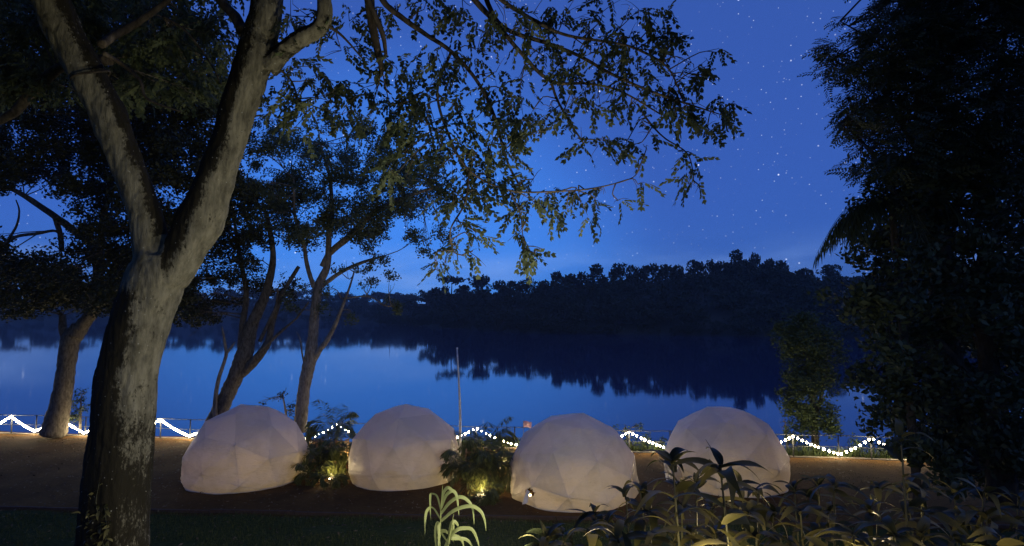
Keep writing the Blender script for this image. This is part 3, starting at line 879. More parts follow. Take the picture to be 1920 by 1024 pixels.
# ------------------------------------------------------------------ trees by the lake fence
def lake_tree(name, label, stems, mat, blobs, leafmat, size, tpls, tilt=(0.1, 0.5), clumps=6, twig=0.012):
    t = thing(name, label, 'tree')
    lns = []
    first = True
    for st in stems:
        mb = MB().add(*pix_tube(st, 10 if first else 8, 0.07, 6))
        link('trunk' if first else 'limb', mb.mesh('limb', True, [mat]), t)
        first = False
        lns.append(catmull([P(x, y, d) for x, y, d, w in st], 24))
    if blobs:
        mb = MB()
        for b in blobs:
            c = P(b[0], b[1], b[2]); q = nearest(c, lns)
            if q[0] > 6: continue
            mid = (q[1] + c) / 2 + rng.normal(0, 0.12, 3)
            mb.add(*tube([q[1], mid, c], [twig * 2.2, twig * 1.5, twig * .6], 5, n=6))
            for k in range(2):
                e = c + rng.normal(0, b[3] * b[2] / F * .5, 3)
                mb.add(*tube([mid, (mid + e) / 2 + rng.normal(0, .05, 3), e], [twig, twig * .7, twig * .4], 4, n=5))
        if mb.n: link('branchwork', mb.mesh('branchwork', True, [mat]), t)['kind'] = 'stuff'
        crown('crown', t, blobs, tpls, size, leafmat, tilt=tilt, clumps=clumps)
    return t

def fill(x0, x1, y0, y1, step, prob, d, r, dens, test=None):
    out = []
    for x in np.arange(x0, x1, step):
        for y in np.arange(y0, y1, step):
            if rng.uniform() > prob: continue
            xx, yy = x + rng.uniform(-.4, .4) * step, y + rng.uniform(-.4, .4) * step
            if test and not test(xx, yy): continue
            out.append((xx, yy, rng.uniform(*d), rng.uniform(*r), rng.uniform(*r) * .75, rng.uniform(*dens)))
    return out

# leftmost: stout tree with a high spreading crown
def tB(x, y):
    if x < 130 and 345 < y < 485: return (y > 462 and x < 80) or (y < 372 and rng.uniform() < .5)
    if 120 < x < 175 and 470 < y < 520: return False
    return True
blB = fill(-80, 330, 150, 590, 40, 0.95, (19.5, 27), (28, 48), (26, 38), tB)
blB += fill(-80, 230, 520, 600, 30, 0.8, (24, 27.5), (20, 34), (18, 26))
blB += fill(-80, 420, -60, 180, 46, 0.92, (15, 21), (34, 54), (24, 36))
blB += fill(290, 470, 150, 420, 36, 0.85, (17, 23), (24, 40), (22, 34), lambda x, y: not (285 < x < 330 and 330 < y < 400))
lake_tree('lakeside_tree', 'stout dark tree at the left end of the fence, crown spreading high and wide', [
    [(100, 815, 26, 44), (108, 780, 26, 37), (116, 745, 26, 33), (124, 691, 26, 30), (132, 640, 26, 32), (150, 612, 26, 27)],
    [(140, 630, 26, 30), (158, 606, 26, 24), (182, 572, 25.8, 20), (183, 540, 25.6, 18), (183, 480, 25.4, 17), (170, 455, 25.2, 16), (143, 436, 25, 14), (103, 406, 24.5, 12), (33, 360, 24, 9), (-40, 330, 23.5, 7)],
    [(186, 574, 25.8, 14), (225, 540, 25.6, 10), (260, 500, 25, 8), (300, 440, 24, 6)],
    [(130, 650, 26, 18), (119, 620, 26.1, 14), (117, 592, 26.2, 11)],
    [(116, 470, 24.8, 9), (113, 440, 24.8, 9), (103, 408, 24.6, 9)],
    [(-30, 470, 24.5, 7), (10, 456, 24.5, 7), (33, 443, 24.5, 6), (70, 438, 24.5, 6), (103, 433, 24.5, 5), (116, 445, 24.8, 5)],
    [(12, 455, 24.5, 5), (31, 423, 24.5, 4), (36, 395, 24.4, 3), (30, 375, 24.4, 2)],
    [(183, 500, 25.4, 12), (196, 400, 24.5, 11), (215, 300, 23.5, 9), (230, 180, 22, 7)],
], M['bark'], blB, M['leaf_dark'], 0.30, CLU)

# leaning tree with several stems
blC = fill(330, 560, 330, 590, 32, 0.72, (22.5, 26.5), (22, 36), (24, 36), lambda x, y: not (485 < x < 510 and 400 < y < 450) and not (430 < x < 560 and y > 560) and not (x > 420 and y > 520 and rng.uniform() < .5) and not (x < 380 and y < 420))
lake_tree('lakeside_tree', 'dark tree leaning right over the fence, splitting into several stems', [
    [(400, 800, 24.6, 34), (411, 773, 24.6, 30), (425, 742, 24.6, 27), (439, 712, 24.6, 27), (456, 672, 24.6, 32), (464, 640, 24.6, 27), (474, 605, 24.6, 22), (488, 575, 24.6, 19), (500, 545, 24.6, 16), (512, 480, 24.4, 11), (500, 400, 24.2, 8)],
    [(448, 705, 24.6, 18), (470, 685, 24.5, 18), (490, 662, 24.4, 16), (503, 640, 24.4, 13), (512, 600, 24.4, 11), (530, 550, 24.4, 9), (560, 500, 24.3, 7)],
    [(452, 650, 24.7, 14), (456, 600, 24.8, 12), (462, 550, 24.9, 10), (450, 480, 25, 8), (440, 420, 25, 6)],
    [(556, 597, 24.1, 3), (515, 632, 24.2, 6), (480, 668, 24.3, 8), (464, 693, 24.4, 9)],
    [(579, 566, 24, 2.5), (556, 597, 24.1, 3.5)],
    [(487, 640, 24.3, 7), (506, 600, 24.2, 6), (518, 572, 24.2, 5), (521, 540, 24.2, 4)],
], M['bark'], blC, M['leaf_dark'], 0.27, CLU)

# slender thin stem beside it
lake_tree('sapling', 'thin crooked pale sapling beside the leaning tree', [
    [(406, 800, 24.2, 9), (403, 761, 24.2, 8), (409, 715, 24.2, 7), (420, 680, 24.2, 6), (424, 662, 24.2, 6), (420, 632, 24.2, 4), (416, 612, 24.2, 2)],
    [(424, 664, 24.2, 5), (434, 650, 24.2, 4), (441, 641, 24.2, 2)],
], M['bark_pale'], None, None, 0, None)

# pale slender tree
def tD(x, y):
    if y < 215 + abs(x - 600) * 0.35: return False
    if 630 < x < 690 and 480 < y < 560: return rng.uniform() < .3
    if x > 760 and y > 470: return False
    return True
blD = fill(470, 840, 215, 470, 32, 0.88, (21.5, 26), (22, 36), (26, 38), tD)
blD += fill(620, 800, 300, 520, 34, 0.6, (22, 25), (16, 28), (18, 26), lambda x, y: y < 520 - abs(x - 700) * .2)
blD += fill(640, 740, 500, 535, 22, 0.6, (23, 24.5), (10, 18), (20, 28))
blD += fill(540, 720, 520, 590, 30, 0.30, (23, 24.8), (12, 20), (16, 24))
blD += [(738, 570, 23.8, 14, 14, 30), (745, 580, 23.8, 8, 12, 30)]
lake_tree('lakeside_tree', 'slender pale-trunked tree rising behind the domes, branching at several heights', [
    [(562, 810, 24.4, 24), (565, 775, 24.4, 23), (570, 730, 24.4, 22), (577, 695, 24.4, 23), (583, 668, 24.4, 24), (587, 630, 24.4, 18), (590, 590, 24.4, 17), (594, 556, 24.4, 17), (600, 530, 24.4, 16), (614, 495, 24.4, 12), (617, 435, 24.3, 10), (622, 390, 24.2, 8), (618, 330, 24, 6), (600, 270, 23.8, 4)],
    [(586, 675, 24.4, 16), (600, 655, 24.3, 11), (612, 640, 24.3, 10), (628, 610, 24.3, 8), (641, 578, 24.2, 6), (655, 540, 24.2, 4), (664, 510, 24.2, 3)],
    [(594, 545, 24.4, 13), (585, 528, 24.4, 9), (575, 493, 24.4, 8), (568, 449, 24.3, 7), (553, 405, 24.2, 6), (550, 335, 24, 4)],
    [(604, 500, 24.4, 12), (620, 473, 24.4, 12), (659, 440, 24.2, 13), (697, 402, 24, 12), (726, 385, 23.9, 11), (776, 364, 23.7, 8), (820, 350, 23.6, 4)],
    [(599, 540, 24.4, 9), (640, 510, 24.6, 7), (680, 492, 24.7, 6), (720, 480, 24.8, 4)],
    [(617, 435, 24.3, 5), (600, 418, 24.2, 5), (585, 412, 24.2, 3)],
    [(640, 560, 24.2, 3), (690, 556, 24, 3), (720, 572, 23.8, 2.5), (738, 574, 23.8, 2)],
    [(574, 700, 24.4, 4), (566, 660, 24.3, 3), (563, 636, 24.3, 2), (556, 622, 24.3, 1.5)],
], M['bark_pale'], blD, M['leaf_back'], 0.24, CLU)

# ------------------------------------------------------------------ dark trees on the right
EY = [0, 40, 90, 140, 180, 230, 260, 300, 340, 400, 450, 500, 560, 620, 680, 740, 800, 860, 900]
EX = [1608, 1560, 1532, 1550, 1588, 1560, 1592, 1605, 1592, 1600, 1585, 1570, 1560, 1570, 1585, 1600, 1630, 1680, 1740]
def tR(x, y): return x > np.interp(y, EY, EX) + 26
blR = fill(1520, 1990, -60, 345, 38, 0.95, (12.0, 16.5), (30, 50), (30, 44), tR)
blR += fill(1680, 1990, -60, 345, 46, 0.9, (11.2, 12.2), (34, 50), (30, 40), tR)
blR += [(x, y, 14 + rng.uniform(-1, 1), 22, 15, 20) for x, y in [(1618, 20), (1580, 45), (1556, 90), (1572, 130), (1606, 150), (1612, 180), (1580, 232), (1610, 250), (1604, 274), (1640, 300), (1600, 222), (1540, 95), (1600, 60), (1640, 100), (1630, 210)]]
right_tree = lake_tree('feathery_tree', 'tall dark tree with layered feathery foliage at the right edge of the lawn', [
    [(1800, 880, 15, 60), (1790, 760, 15, 48), (1770, 600, 15, 42), (1760, 450, 15, 36), (1740, 300, 15, 28), (1720, 150, 14.8, 18), (1700, 0, 14.6, 10)],
    [(1765, 480, 15, 20), (1700, 400, 14.8, 12), (1650, 310, 14.6, 8), (1600, 250, 14.4, 4), (1570, 235, 14.3, 2)],
    [(1745, 320, 15, 16), (1690, 230, 14.6, 10), (1640, 150, 14.4, 7), (1590, 130, 14.2, 4), (1550, 100, 14.1, 2)],
    [(1760, 450, 15, 18), (1820, 320, 14.8, 14), (1860, 180, 14.5, 10), (1890, 40, 14.2, 6)],
    [(1725, 170, 14.8, 10), (1670, 100, 14.4, 6), (1610, 60, 14.2, 3), (1575, 40, 14.1, 2)],
], M['bark_dark'], blR, M['leaf_right'], 0.42, FEA, tilt=(0.15, 0.3), clumps=4)
blR2 = fill(1540, 2000, 330, 900, 40, 0.95, (12, 16.5), (30, 50), (20, 30), tR)
lake_tree('bushy_tree', 'low massed black-green tree beneath the feathery tree on the right', [
    [(1880, 940, 13.8, 50), (1870, 800, 13.8, 40), (1850, 650, 13.8, 30), (1830, 500, 13.8, 20)],
    [(1866, 760, 13.8, 22), (1760, 640, 14, 14), (1680, 540, 14.2, 8)],
    [(1855, 680, 13.8, 20), (1780, 520, 14.2, 12), (1700, 430, 14.4, 6)],
], M['bark_dark'], blR2, M['leaf_right'], 0.34, CLU, clumps=7)

# feather palm with hanging fronds in front of the hill
def frond(base, yaw, length, rise, droop, pairs, leaf, w, hang=0.6, stem_r=0.012):
    """one palm frond: (stem tube, leaflet vertices)"""
    d = np.array([math.cos(yaw), math.sin(yaw), 0.0])
    ts = np.linspace(0, 1, 9)
    pts = np.array([base + d * length * (t * 0.9) + np.array([0, 0, rise * length * t - droop * length * t ** 2.4]) for t in ts])
    c = catmull(pts, pairs + 4)
    V = []
    T = np.gradient(c, axis=0); T /= np.linalg.norm(T, axis=1)[:, None]
    for i in range(3, len(c)):
        t = i / len(c)
        side = np.cross(T[i], [0, 0, 1]); side /= np.linalg.norm(side) + 1e-9
        for s in (-1, 1):
            dv = T[i] * 0.75 + side * s * 0.85 + np.array([0, 0, -hang * (0.3 + t)]) + rng.normal(0, 0.13, 3)
            dv /= np.linalg.norm(dv)
            wv = np.cross(dv, side * s * .4 + np.array([0, 0, 1.0])); wv /= np.linalg.norm(wv) + 1e-9
            L = leaf * (0.55 + 0.9 * math.sin(math.pi * min(1, t * 0.95))) * rng.uniform(.85, 1.1)
            V += kite(c[i], dv, L, w, wv)
    return tube(pts, [stem_r, stem_r * .7, stem_r * .25], 5, n=12), np.array(V)

def frond_mesh(*a, **k):
    off = np.asarray(a[0])
    (tv, t4, t3), lv = frond(*a, **k)
    mb = MB().add(tv, t4, t3).add(lv, quads(len(lv)))
    return mb

hp = P(1672, 385, 13.6)
t = thing('hanging_palm', 'palm with long hanging fronds against the feathery tree', 'palm')
gz = float(ground_z(hp[0], hp[1]))
link('trunk', MB().add(*tube([(hp[0] + .3, hp[1] + .1, gz - .2), (hp[0] + .25, hp[1], gz + 2), hp], [.13, .1, .08], 10, n=14, jit=.05)).mesh('trunk', True, [M['bark_dark']]), t)
for k in range(13):
    a = math.pi + rng.uniform(-1.1, 1.1) if k < 9 else rng.uniform(0, 6.28)
    link('frond', frond_mesh(hp, a, rng.uniform(1.5, 2.3), rng.uniform(0.25, 0.6), rng.uniform(0.7, 1.1), 26, 0.55, 0.035, hang=1.6).mesh('frond', False, [M['leaf_right']]), t)

# grey-green bush tree on the bank, right
blS = [(x, y, 24.5 + rng.uniform(-.8, .8), r, r * .8, 44) for x, y, r in
       [(1500, 612, 30), (1475, 640, 26), (1530, 630, 30), (1500, 660, 34), (1530, 690, 30), (1490, 700, 26), (1520, 730, 34), (1500, 760, 28), (1540, 765, 28), (1525, 795, 34), (1470, 618, 18), (1560, 660, 24), (1555, 720, 20), (1480, 735, 18), (1512, 595, 16), (1510, 640, 26), (1545, 650, 24), (1505, 720, 28), (1540, 700, 24), (1510, 780, 24), (1545, 800, 26)]]
lake_tree('lakeside_bush', 'grey-green leafy bush standing over the water past the last dome', [
    [(1530, 850, 24.6, 14), (1526, 780, 24.6, 11), (1520, 700, 24.6, 8), (1505, 630, 24.6, 4)],
    [(1527, 790, 24.6, 7), (1545, 720, 24.6, 5), (1552, 660, 24.6, 2)],
], M['bark'], blS, M['leaf_bush'], 0.26, CLU)
def shrub(name, label, blobs, root, mat, size=0.2, d=25.0, group=None):
    o = lake_tree(name, label, [[(root[0], root[1], d, 5), ((root[0] + blobs[0][0]) / 2, (root[1] + blobs[0][1]) / 2, d, 4), (blobs[0][0], blobs[0][1], d, 2)]], M['bark'],
                  [(x, y, d + rng.uniform(-.3, .3), r, r * .8, den) for x, y, r, den in blobs], mat, size, CLU)
    o['category'] = 'shrub'
    if group: o['group'] = group
shrub('shrub', 'dark leafy shrub against the stout tree base', [(152, 745, 16, 22), (140, 765, 18, 24), (160, 760, 14, 20), (165, 735, 10, 14), (135, 785, 18, 26)], (150, 815), M['leaf_bush'], d=26.6)
shrub('shrub', 'sparse twiggy shrub behind the dome with lit window', [(530, 738, 12, 10), (512, 748, 14, 8), (545, 765, 16, 14), (490, 752, 10, 7), (555, 775, 14, 16)], (545, 830), M['leaf_dark'], d=26.0)
shrub('shrub', 'small shrub on the bank between third and fourth domes', [(1170, 805, 16, 20), (1196, 800, 14, 16), (1215, 826, 16, 26), (1180, 832, 20, 30), (1235, 830, 14, 26), (1160, 828, 14, 26)], (1195, 858), M['leaf_bush'], d=24.4)
shrub('shrub', 'small feathery shrub beside the last dome on the bank', [(1472, 790, 10, 24), (1466, 805, 12, 22), (1480, 822, 22, 26), (1500, 835, 20, 30), (1525, 838, 16, 28)], (1478, 858), M['leaf_bush'], d=24.2)
shrub('shrub', 'low shrub hugging the fence under the black-green tree', [(1600, 838, 22, 20), (1640, 835, 22, 26), (1675, 838, 24, 30), (1700, 845, 24, 30)], (1640, 868), M['leaf_bush'], d=23.2)

# ------------------------------------------------------------------ fence and string lights along the lake edge
def fence_at(px):
    v = ray(px, 830)
    k = v[0] / v[1]
    y = FA / (1 - FB * k)
    x = k * y
    return np.array([x, y, float(ground_z(x, y))])
PEAK = [-165, -72, 20, 112, 206, 300, 411, 521, 632, 762, 893, 1037, 1180, 1333, 1487, 1633, 1775, 1900]
ALL = []
for a, b in zip(PEAK[:-1], PEAK[1:]): ALL += [a, (a + b) / 2 if a != 1487 else 1572]
ALL.append(PEAK[-1])
fb = [fence_at(x) for x in ALL]
fence = thing('fence', 'low dark metal pipe fence along the lake edge behind the domes', 'fence')
post_me = MB().add(*tube([(0, 0, -0.3), (0, 0, 0.87)], [0.026, 0.026], 8, n=2)).mesh('post', True, [M['metal']])
for b in fb: link('post', post_me, fence, b)
for zz, r, nm in ((0.85, 0.015, 'top_rail'), (0.42, 0.011, 'middle_rail')):
    mb = MB()
    for a, b in zip(fb[:-1], fb[1:]): mb.add(*tube([a + [0, 0, zz], b + [0, 0, zz]], [r, r], 6, n=2))
    link(nm, mb.mesh(nm, True, [M['metal']]), fence)
# low concrete lip the posts stand in
mb = MB()
for a, b in zip(fb[:-1], fb[1:]):
    m_ = (a + b) / 2; L = np.linalg.norm((b - a)[:2])
    mb.add(*box(m_[0], m_[1] + .03, m_[2] - 0.12, L + .02, 0.16, 0.28, math.atan2(b[1] - a[1], b[0] - a[0])))
lip = link('lake_edge_kerb', mb.mesh('lake_edge_kerb', False, [plain('concrete', (0.16, 0.14, 0.11), 0.9, bump=.3)]))
tag(lip, 'low stained concrete kerb under the lakeside fence', 'kerb')

bulb_bm = bmesh.new(); bmesh.ops.create_icosphere(bulb_bm, subdivisions=1, radius=0.047)
for v in bulb_bm.verts:
    if v.co.z < 0: v.co.z *= 1.25
bulb_me = bpy.data.meshes.new('bulb'); bulb_bm.to_mesh(bulb_me); bulb_bm.free(); bulb_me.materials.append(M['bulb'])
for p in bulb_me.polygons: p.use_smooth = True
cap_me = MB().add(*tube([(0, 0, 0.03), (0, 0, 0.085)], [0.02, 0.016], 6, n=2)).mesh('socket', True, [M['black']])
strings = [(-72, 411, 'string of bright white bulbs zigzagging on fence left of the lit-window dome', 0.115, .86),
           (411, 762, 'string of small bulbs on fence behind the palms, lit-window dome to clear-sided dome', 0.20, .75),
           (762, 1037, 'string of bulbs peaking behind the thick palms next to the pole', 0.18, .72),
           (1037, 1333, 'string of bulbs sloping down on fence between the last two domes', 0.165, .85),
           (1333, 1775, 'string of round bulbs zigzagging on fence past the last dome', 0.175, .85)]
for x0, x1, lab, sp, size in strings:
    st = thing('string_light', lab, 'string lights')
    idx = [i for i, x in enumerate(ALL) if x0 <= x <= x1]
    pts = []
    for i in idx:
        zz = 0.88 if ALL[i] in PEAK else 0.20
        pts.append(fb[i] + [0, -0.045, zz])
    cab = []
    for a, b in zip(pts[:-1], pts[1:]):
        n = 10
        for q in range(n):
            t_ = q / n
            p = a * (1 - t_) + b * t_; p[2] -= 0.05 * math.sin(math.pi * t_)
            cab.append(p)
    cab.append(pts[-1]); cab = np.array(cab)
    link('cable', MB().add(*tube(cab, [0.006, 0.006], 5, n=len(cab) * 2)).mesh('cable', True, [M['wire']]), st)
    seg = np.r_[0, np.cumsum(np.linalg.norm(np.diff(cab, axis=0), axis=1))]
    s = 0.03
    while s < seg[-1]:
        p = np.array([np.interp(s, seg, cab[:, k]) for k in range(3)])
        bo = link('bulb', bulb_me, st, p - [0, 0.01 + rng.uniform(0, .02), 0.06])
        k = rng.uniform(0.8, 1.2) * size; bo.scale = (k, k, k)
        bo.rotation_euler = (rng.uniform(-.3, .3), rng.uniform(-.3, .3), 0)
        s += sp * rng.uniform(0.8, 1.25)

# ------------------------------------------------------------------ dome tents
def lantern(loc, label, power, color=(1.0, 0.76, 0.40), h=0.26, group=None):
    t = thing('lantern', label, 'lantern', loc, group)
    link('base', MB().add(*tube([(0, 0, -0.01), (0, 0, 0.05)], [0.075, 0.06], 12, n=3)).mesh('base', True, [M['black']]), t)
    link('glass', MB().add(*tube([(0, 0, 0.045), (0, 0, h * .5), (0, 0, h * .85)], [0.05, 0.06, 0.04], 12, n=6)).mesh('glass', True, [M['lamp_glass']]), t)
    link('cap', MB().add(*tube([(0, 0, h * .83), (0, 0, h)], [0.065, 0.015], 12, n=3)).mesh('cap', True, [M['black']]), t)
    ld = bpy.data.lights.new('lantern_light', 'POINT'); ld.energy = power; ld.color = color; ld.shadow_soft_size = 0.08
    lo = bpy.data.objects.new('lantern_light', ld); COL.objects.link(lo); lo.parent = t; lo.location = (0, 0, h + 0.10)
    return t

def shaded_lamp(loc, label, power):
    t = thing('shaded_lamp', label, 'lamp', loc)
    link('base', MB().add(*tube([(0, 0, -0.01), (0, 0, 0.03)], [0.11, 0.09], 14, n=3)).mesh('base', True, [M['black']]), t)
    link('stem', MB().add(*tube([(0, 0, 0.02), (0, 0, 0.36)], [0.014, 0.014], 8, n=2)).mesh('stem', True, [M['black']]), t)
    link('glass', MB().add(*tube([(0, 0, 0.35), (0, 0, 0.41), (0, 0, 0.47)], [0.025, 0.045, 0.03], 12, n=6)).mesh('glass', True, [M['lamp_glass']]), t)
    link('added_shade', MB().add(*tube([(0, 0, 0.50), (0, 0, 0.56), (0, 0, 0.60)], [0.19, 0.13, 0.03], 20, n=5)).mesh('added_shade', True, [M['black']]), t)  # wide disc added to keep lamp light off the upper dome
    ld = bpy.data.lights.new('lamp_light', 'POINT'); ld.energy = power; ld.color = (1.0, 0.69, 0.28); ld.shadow_soft_size = 0.05
    lo = bpy.data.objects.new('lamp_light', ld); COL.objects.link(lo); lo.parent = t; lo.location = (0.06, -0.02, 0.42)
    return t

def dome(label, short, px, d, R, zc, rot, clear_dirs, power, hole=None, lamp_off=(0, 0)):
    cx, cy = P(px, 870, d)[:2]
    base = np.array([cx, cy, float(ground_z(cx, cy))])
    t = thing('dome_tent', label, 'tent', base)
    bm = bmesh.new(); bmesh.ops.create_icosphere(bm, subdivisions=2, radius=R)
    bm.transform(rot.to_4x4())
    tris = [[np.array(v.co) for v in f.verts] for f in bm.faces]
    edges = [(np.array(e.verts[0].co), np.array(e.verts[1].co)) for e in bm.edges]
    bm.free()
    dirs = [np.asarray(c, float) / np.linalg.norm(c) for c in clear_dirs]
    ctr = np.array([0, 0, zc])
    holew = None if hole is None else (P(hole[0], hole[1], hole[2]) - base, hole[3])
    clear = set()
    for c in dirs:
        clear.add(max(range(len(tris)), key=lambda q: (sum(tris[q]) / 3).dot(c)))
    N_ = 14
    hem = {}
    for q, (A, B_, C) in enumerate(tris):
        if max(A[2], B_[2], C[2]) + zc < 0.02: continue
        bm = bmesh.new(); grid = {}
        for i in range(N_ + 1):
            for j in range(N_ + 1 - i):
                u, v = i / N_, j / N_; w = 1 - u - v
                p = A * w + B_ * u + C * v
                p = p * (1 + 0.016 * 27 * u * v * w) + ctr
                grid[i, j] = bm.verts.new(p)
        for i in range(N_):
            for j in range(N_ - i):
                bm.faces.new((grid[i, j], grid[i + 1, j], grid[i, j + 1]))
                if i + j < N_ - 1: bm.faces.new((grid[i + 1, j], grid[i + 1, j + 1], grid[i, j + 1]))
        bmesh.ops.bisect_plane(bm, geom=bm.verts[:] + bm.edges[:] + bm.faces[:], plane_co=(0, 0, 0.0), plane_no=(0, 0, -1), clear_outer=True)
        if not bm.faces: bm.free(); continue
        cut = False
        if holew is not None:
            dead = [f for f in bm.faces if ((np.array(f.calc_center_median()) - holew[0]) / holew[1]).dot((np.array(f.calc_center_median()) - holew[0]) / holew[1]) < 1]
            if dead: bmesh.ops.delete(bm, geom=dead, context='FACES')
        for vtx in bm.verts:
            p = np.array(vtx.co); rad = (p - ctr) / np.linalg.norm(p - ctr)
            low = float(smooth01((1.25 - p[2]) / 1.2))
            ang = math.atan2(p[1], p[0])
            k = mnoise.noise(Vector((p[0] * 1.5 + px, p[1] * 1.5, p[2] * 2.6))) * (0.018 + 0.045 * low)
            k += mnoise.noise(Vector((p[0] * 4 + px, p[1] * 4, p[2] * 9))) * 0.024 * low
            k += abs(mnoise.noise(Vector((ang * 2.2 + px, p[2] * 6.5 + 0.8 * math.sin(ang * 3), 7)))) * 0.045 * low
            if p[2] < 1e-4:
                hem[round(ang, 3)] = (p + rad * [1, 1, 0] * k)
            vtx.co = Vector(p + rad * [1, 1, 1 if p[2] > 1e-4 else 0] * k)
        bmesh.ops.recalc_face_normals(bm, faces=bm.faces)
        is_clear = q in clear
        me = bpy.data.meshes.new('panel'); bm.to_mesh(me); bm.free()
        me.materials.append(M['clear'] if is_clear else M['fabric'])
        for p in me.polygons: p.use_smooth = True
        o = link('window_panel' if is_clear else 'panel', me, t)
        if is_clear: o['label'] = 'wrinkled see-through panel'
    # frame of struts inside the cover
    mb = MB()
    for a, b in edges:
        a2, b2 = a * 0.978 + ctr, b * 0.978 + ctr
        if a2[2] < 0 and b2[2] < 0: continue
        if a2[2] < 0: a2 = a2 + (b2 - a2) * (-a2[2] / (b2[2] - a2[2]))
        if b2[2] < 0: b2 = b2 + (a2 - b2) * (-b2[2] / (a2[2] - b2[2]))
        mb.add(*tube([a2, b2], [0.010, 0.010], 5, n=2))
    link('frame', mb.mesh('frame', True, [M['frame']]), t)
    hp_ = np.array([hem[k] for k in sorted(hem)])
    hp_ = np.vstack([hp_, hp_[:1]]) + [0, 0, 0.012]
    link('hem', MB().add(*tube(hp_, [0.022, 0.022], 6, n=len(hp_) * 2)).mesh('hem', True, [M['fabric']]), t)
    rr = math.sqrt(R * R - zc * zc) * 0.93
    aa = np.linspace(0, 2 * math.pi, 40, endpoint=False)
    fv = np.vstack([np.c_[rr * np.cos(aa), rr * np.sin(aa), np.full(40, .03)], np.c_[rr * np.cos(aa), rr * np.sin(aa), np.full(40, .0)], [[0, 0, .03]]])
    link('bounce_mat', MB().add(fv, [(i, 40 + i, 40 + (i + 1) % 40, (i + 1) % 40) for i in range(40)], [(80, i, (i + 1) % 40) for i in range(40)]).mesh('bounce_mat', False, [M['tagcloth']]), t)  # pale mat added to bounce lamp light onto the lower fabric
    shaded_lamp(base + [lamp_off[0], lamp_off[1], 0.04], 'shaded amber lamp on the floor inside the ' + short, power)
    return t, base
from mathutils import Euler
R_ = lambda a, b, c: Euler((a, b, c)).to_matrix()
LAB = ['white dome tent, yellow-lit window low on its left side', 'white dome tent, shiny see-through wall beside the palms',
       'white dome tent, glowing tear near its hem', 'white dome tent, standing behind the leafy plants']
d1, b1 = dome(LAB[0], 'lit-window dome', 464, 19.8, 2.02, 0.42, R_(0.1, 0.3, 0.35), [(-0.93, -0.35, 0.08)], 82.0)
d2, b2 = dome(LAB[1], 'clear-sided dome', 760, 20.1, 1.98, 0.44, R_(0, 0.0, 0.9), [(0.93, -0.25, -0.05), (0.85, -0.5, .2)], 82.0)
d3, b3 = dome(LAB[2], 'torn dome', 1074, 18.25, 2.06, 0.40, R_(0.553, 0.0, 0.1), [(0.96, -0.2, -0.15)], 82.0,
              hole=(994, 924, 16.75, np.array([0.13, 0.4, 0.12])), lamp_off=(-0.3, -0.35))
lantern(b3 + [-1.39, -1.03, .04], 'tiny lamp glowing right behind the tear of the torn dome', 2.2)
d4, b4 = dome(LAB[3], 'dome behind the leafy plants', 1359, 19.5, 2.05, 0.40, R_(0.25, 0.2, 0.2), [(-0.9, -0.4, 0.1), (-0.9, -0.2, -.25)], 82.0)
# small cloth flaps on the tents
def flap(parent, base, pts_px, name, mat):
    p = np.array([P(*q) for q in pts_px]) - base
    n = len(p)
    V = np.vstack([p, p + [0, 0.012, 0]])
    f3 = [(0, i, i + 1) for i in range(1, n - 1)] + [(n, n + i + 1, n + i) for i in range(1, n - 1)]
    f4 = [(i, (i + 1) % n, n + (i + 1) % n, n + i) for i in range(n)]
    link(name, MB().add(V, f4, f3).mesh(name, False, [mat]), parent)
flap(d4, b4, [(1458, 820, 19.4), (1466, 835, 19.3), (1475, 861, 19.2), (1462, 872, 19.2), (1457, 850, 19.3)], 'door_flap', M['fabric'])
flap(d3, b3, [(988, 918, 16.5), (993, 922, 16.45), (989, 944, 16.35), (979, 946, 16.35), (982, 936, 16.4)], 'tie_tag', M['tagcloth'])
flap(d1, b1, [(351, 878, 19.0), (356, 888, 18.9), (356, 905, 18.75), (347, 900, 18.8)], 'tie_tag', M['tagcloth'])
flap(d3, b3, [(1184, 900, 17.6), (1193, 898, 17.6), (1194, 918, 17.4), (1184, 925, 17.4), (1181, 912, 17.5)], 'door_flap', M['fabric'])

# ------------------------------------------------------------------ palms, screens and lanterns between the tents
def palm_clump(px, py, d, n, lo, hi, label, up=1.0, group=None, lean=0.0):
    g = P(px, py, d); g[2] = float(ground_z(g[0], g[1]))
    t = thing('palm_clump', label, 'palm', g, group)
    for k in range(max(3, n // 4)):
        a = rng.uniform(0, 6.28); q = np.array([math.cos(a) * .12, math.sin(a) * .12, 0])
        link('stem', MB().add(*tube([q - [0, 0, .1], q * 1.6 + [0, 0, .35 * up], q * 2.4 + [0, 0, .7 * up]], [.025, .022, .014], 6, n=8)).mesh('stem', True, [M['stem']]), t)
    for k in range(n):
        a = rng.uniform(0, 6.28)
        b = np.array([math.cos(a) * .12, math.sin(a) * .12, rng.uniform(0.15, 0.8) * up])
        L = rng.uniform(lo, hi)
        link('frond', frond_mesh(b, a + rng.normal(0, .4), L * 0.62, rng.uniform(0.5, 1.9), rng.uniform(0.55, 1.2), 22, 0.34, 0.042, hang=.7, stem_r=.009).mesh('frond', False, [M['leaf_palm']]), t)
palm_clump(600, 880, 20.2, 30, 1.0, 1.5, 'bushy palm clump touching the lit-window dome', 1.0)
palm_clump(640, 880, 20.6, 30, 1.0, 1.5, 'bushy palm clump touching the clear-sided dome from the lit-window side', 1.0)
palm_clump(622, 850, 23.4, 26, 1.3, 1.8, 'taller palm rising above the fence behind two palm clumps', 1.2)
palm_clump(584, 892, 19.3, 14, .5, .8, 'small grassy palm at the foot of the lit-window dome', 0.3)
palm_clump(880, 905, 18.6, 34, 1.1, 1.6, 'dense palm clump beside the clear-sided dome', 1.0)
palm_clump(938, 905, 18.7, 34, 1.1, 1.6, 'dense palm clump crowding the torn dome', 1.0)
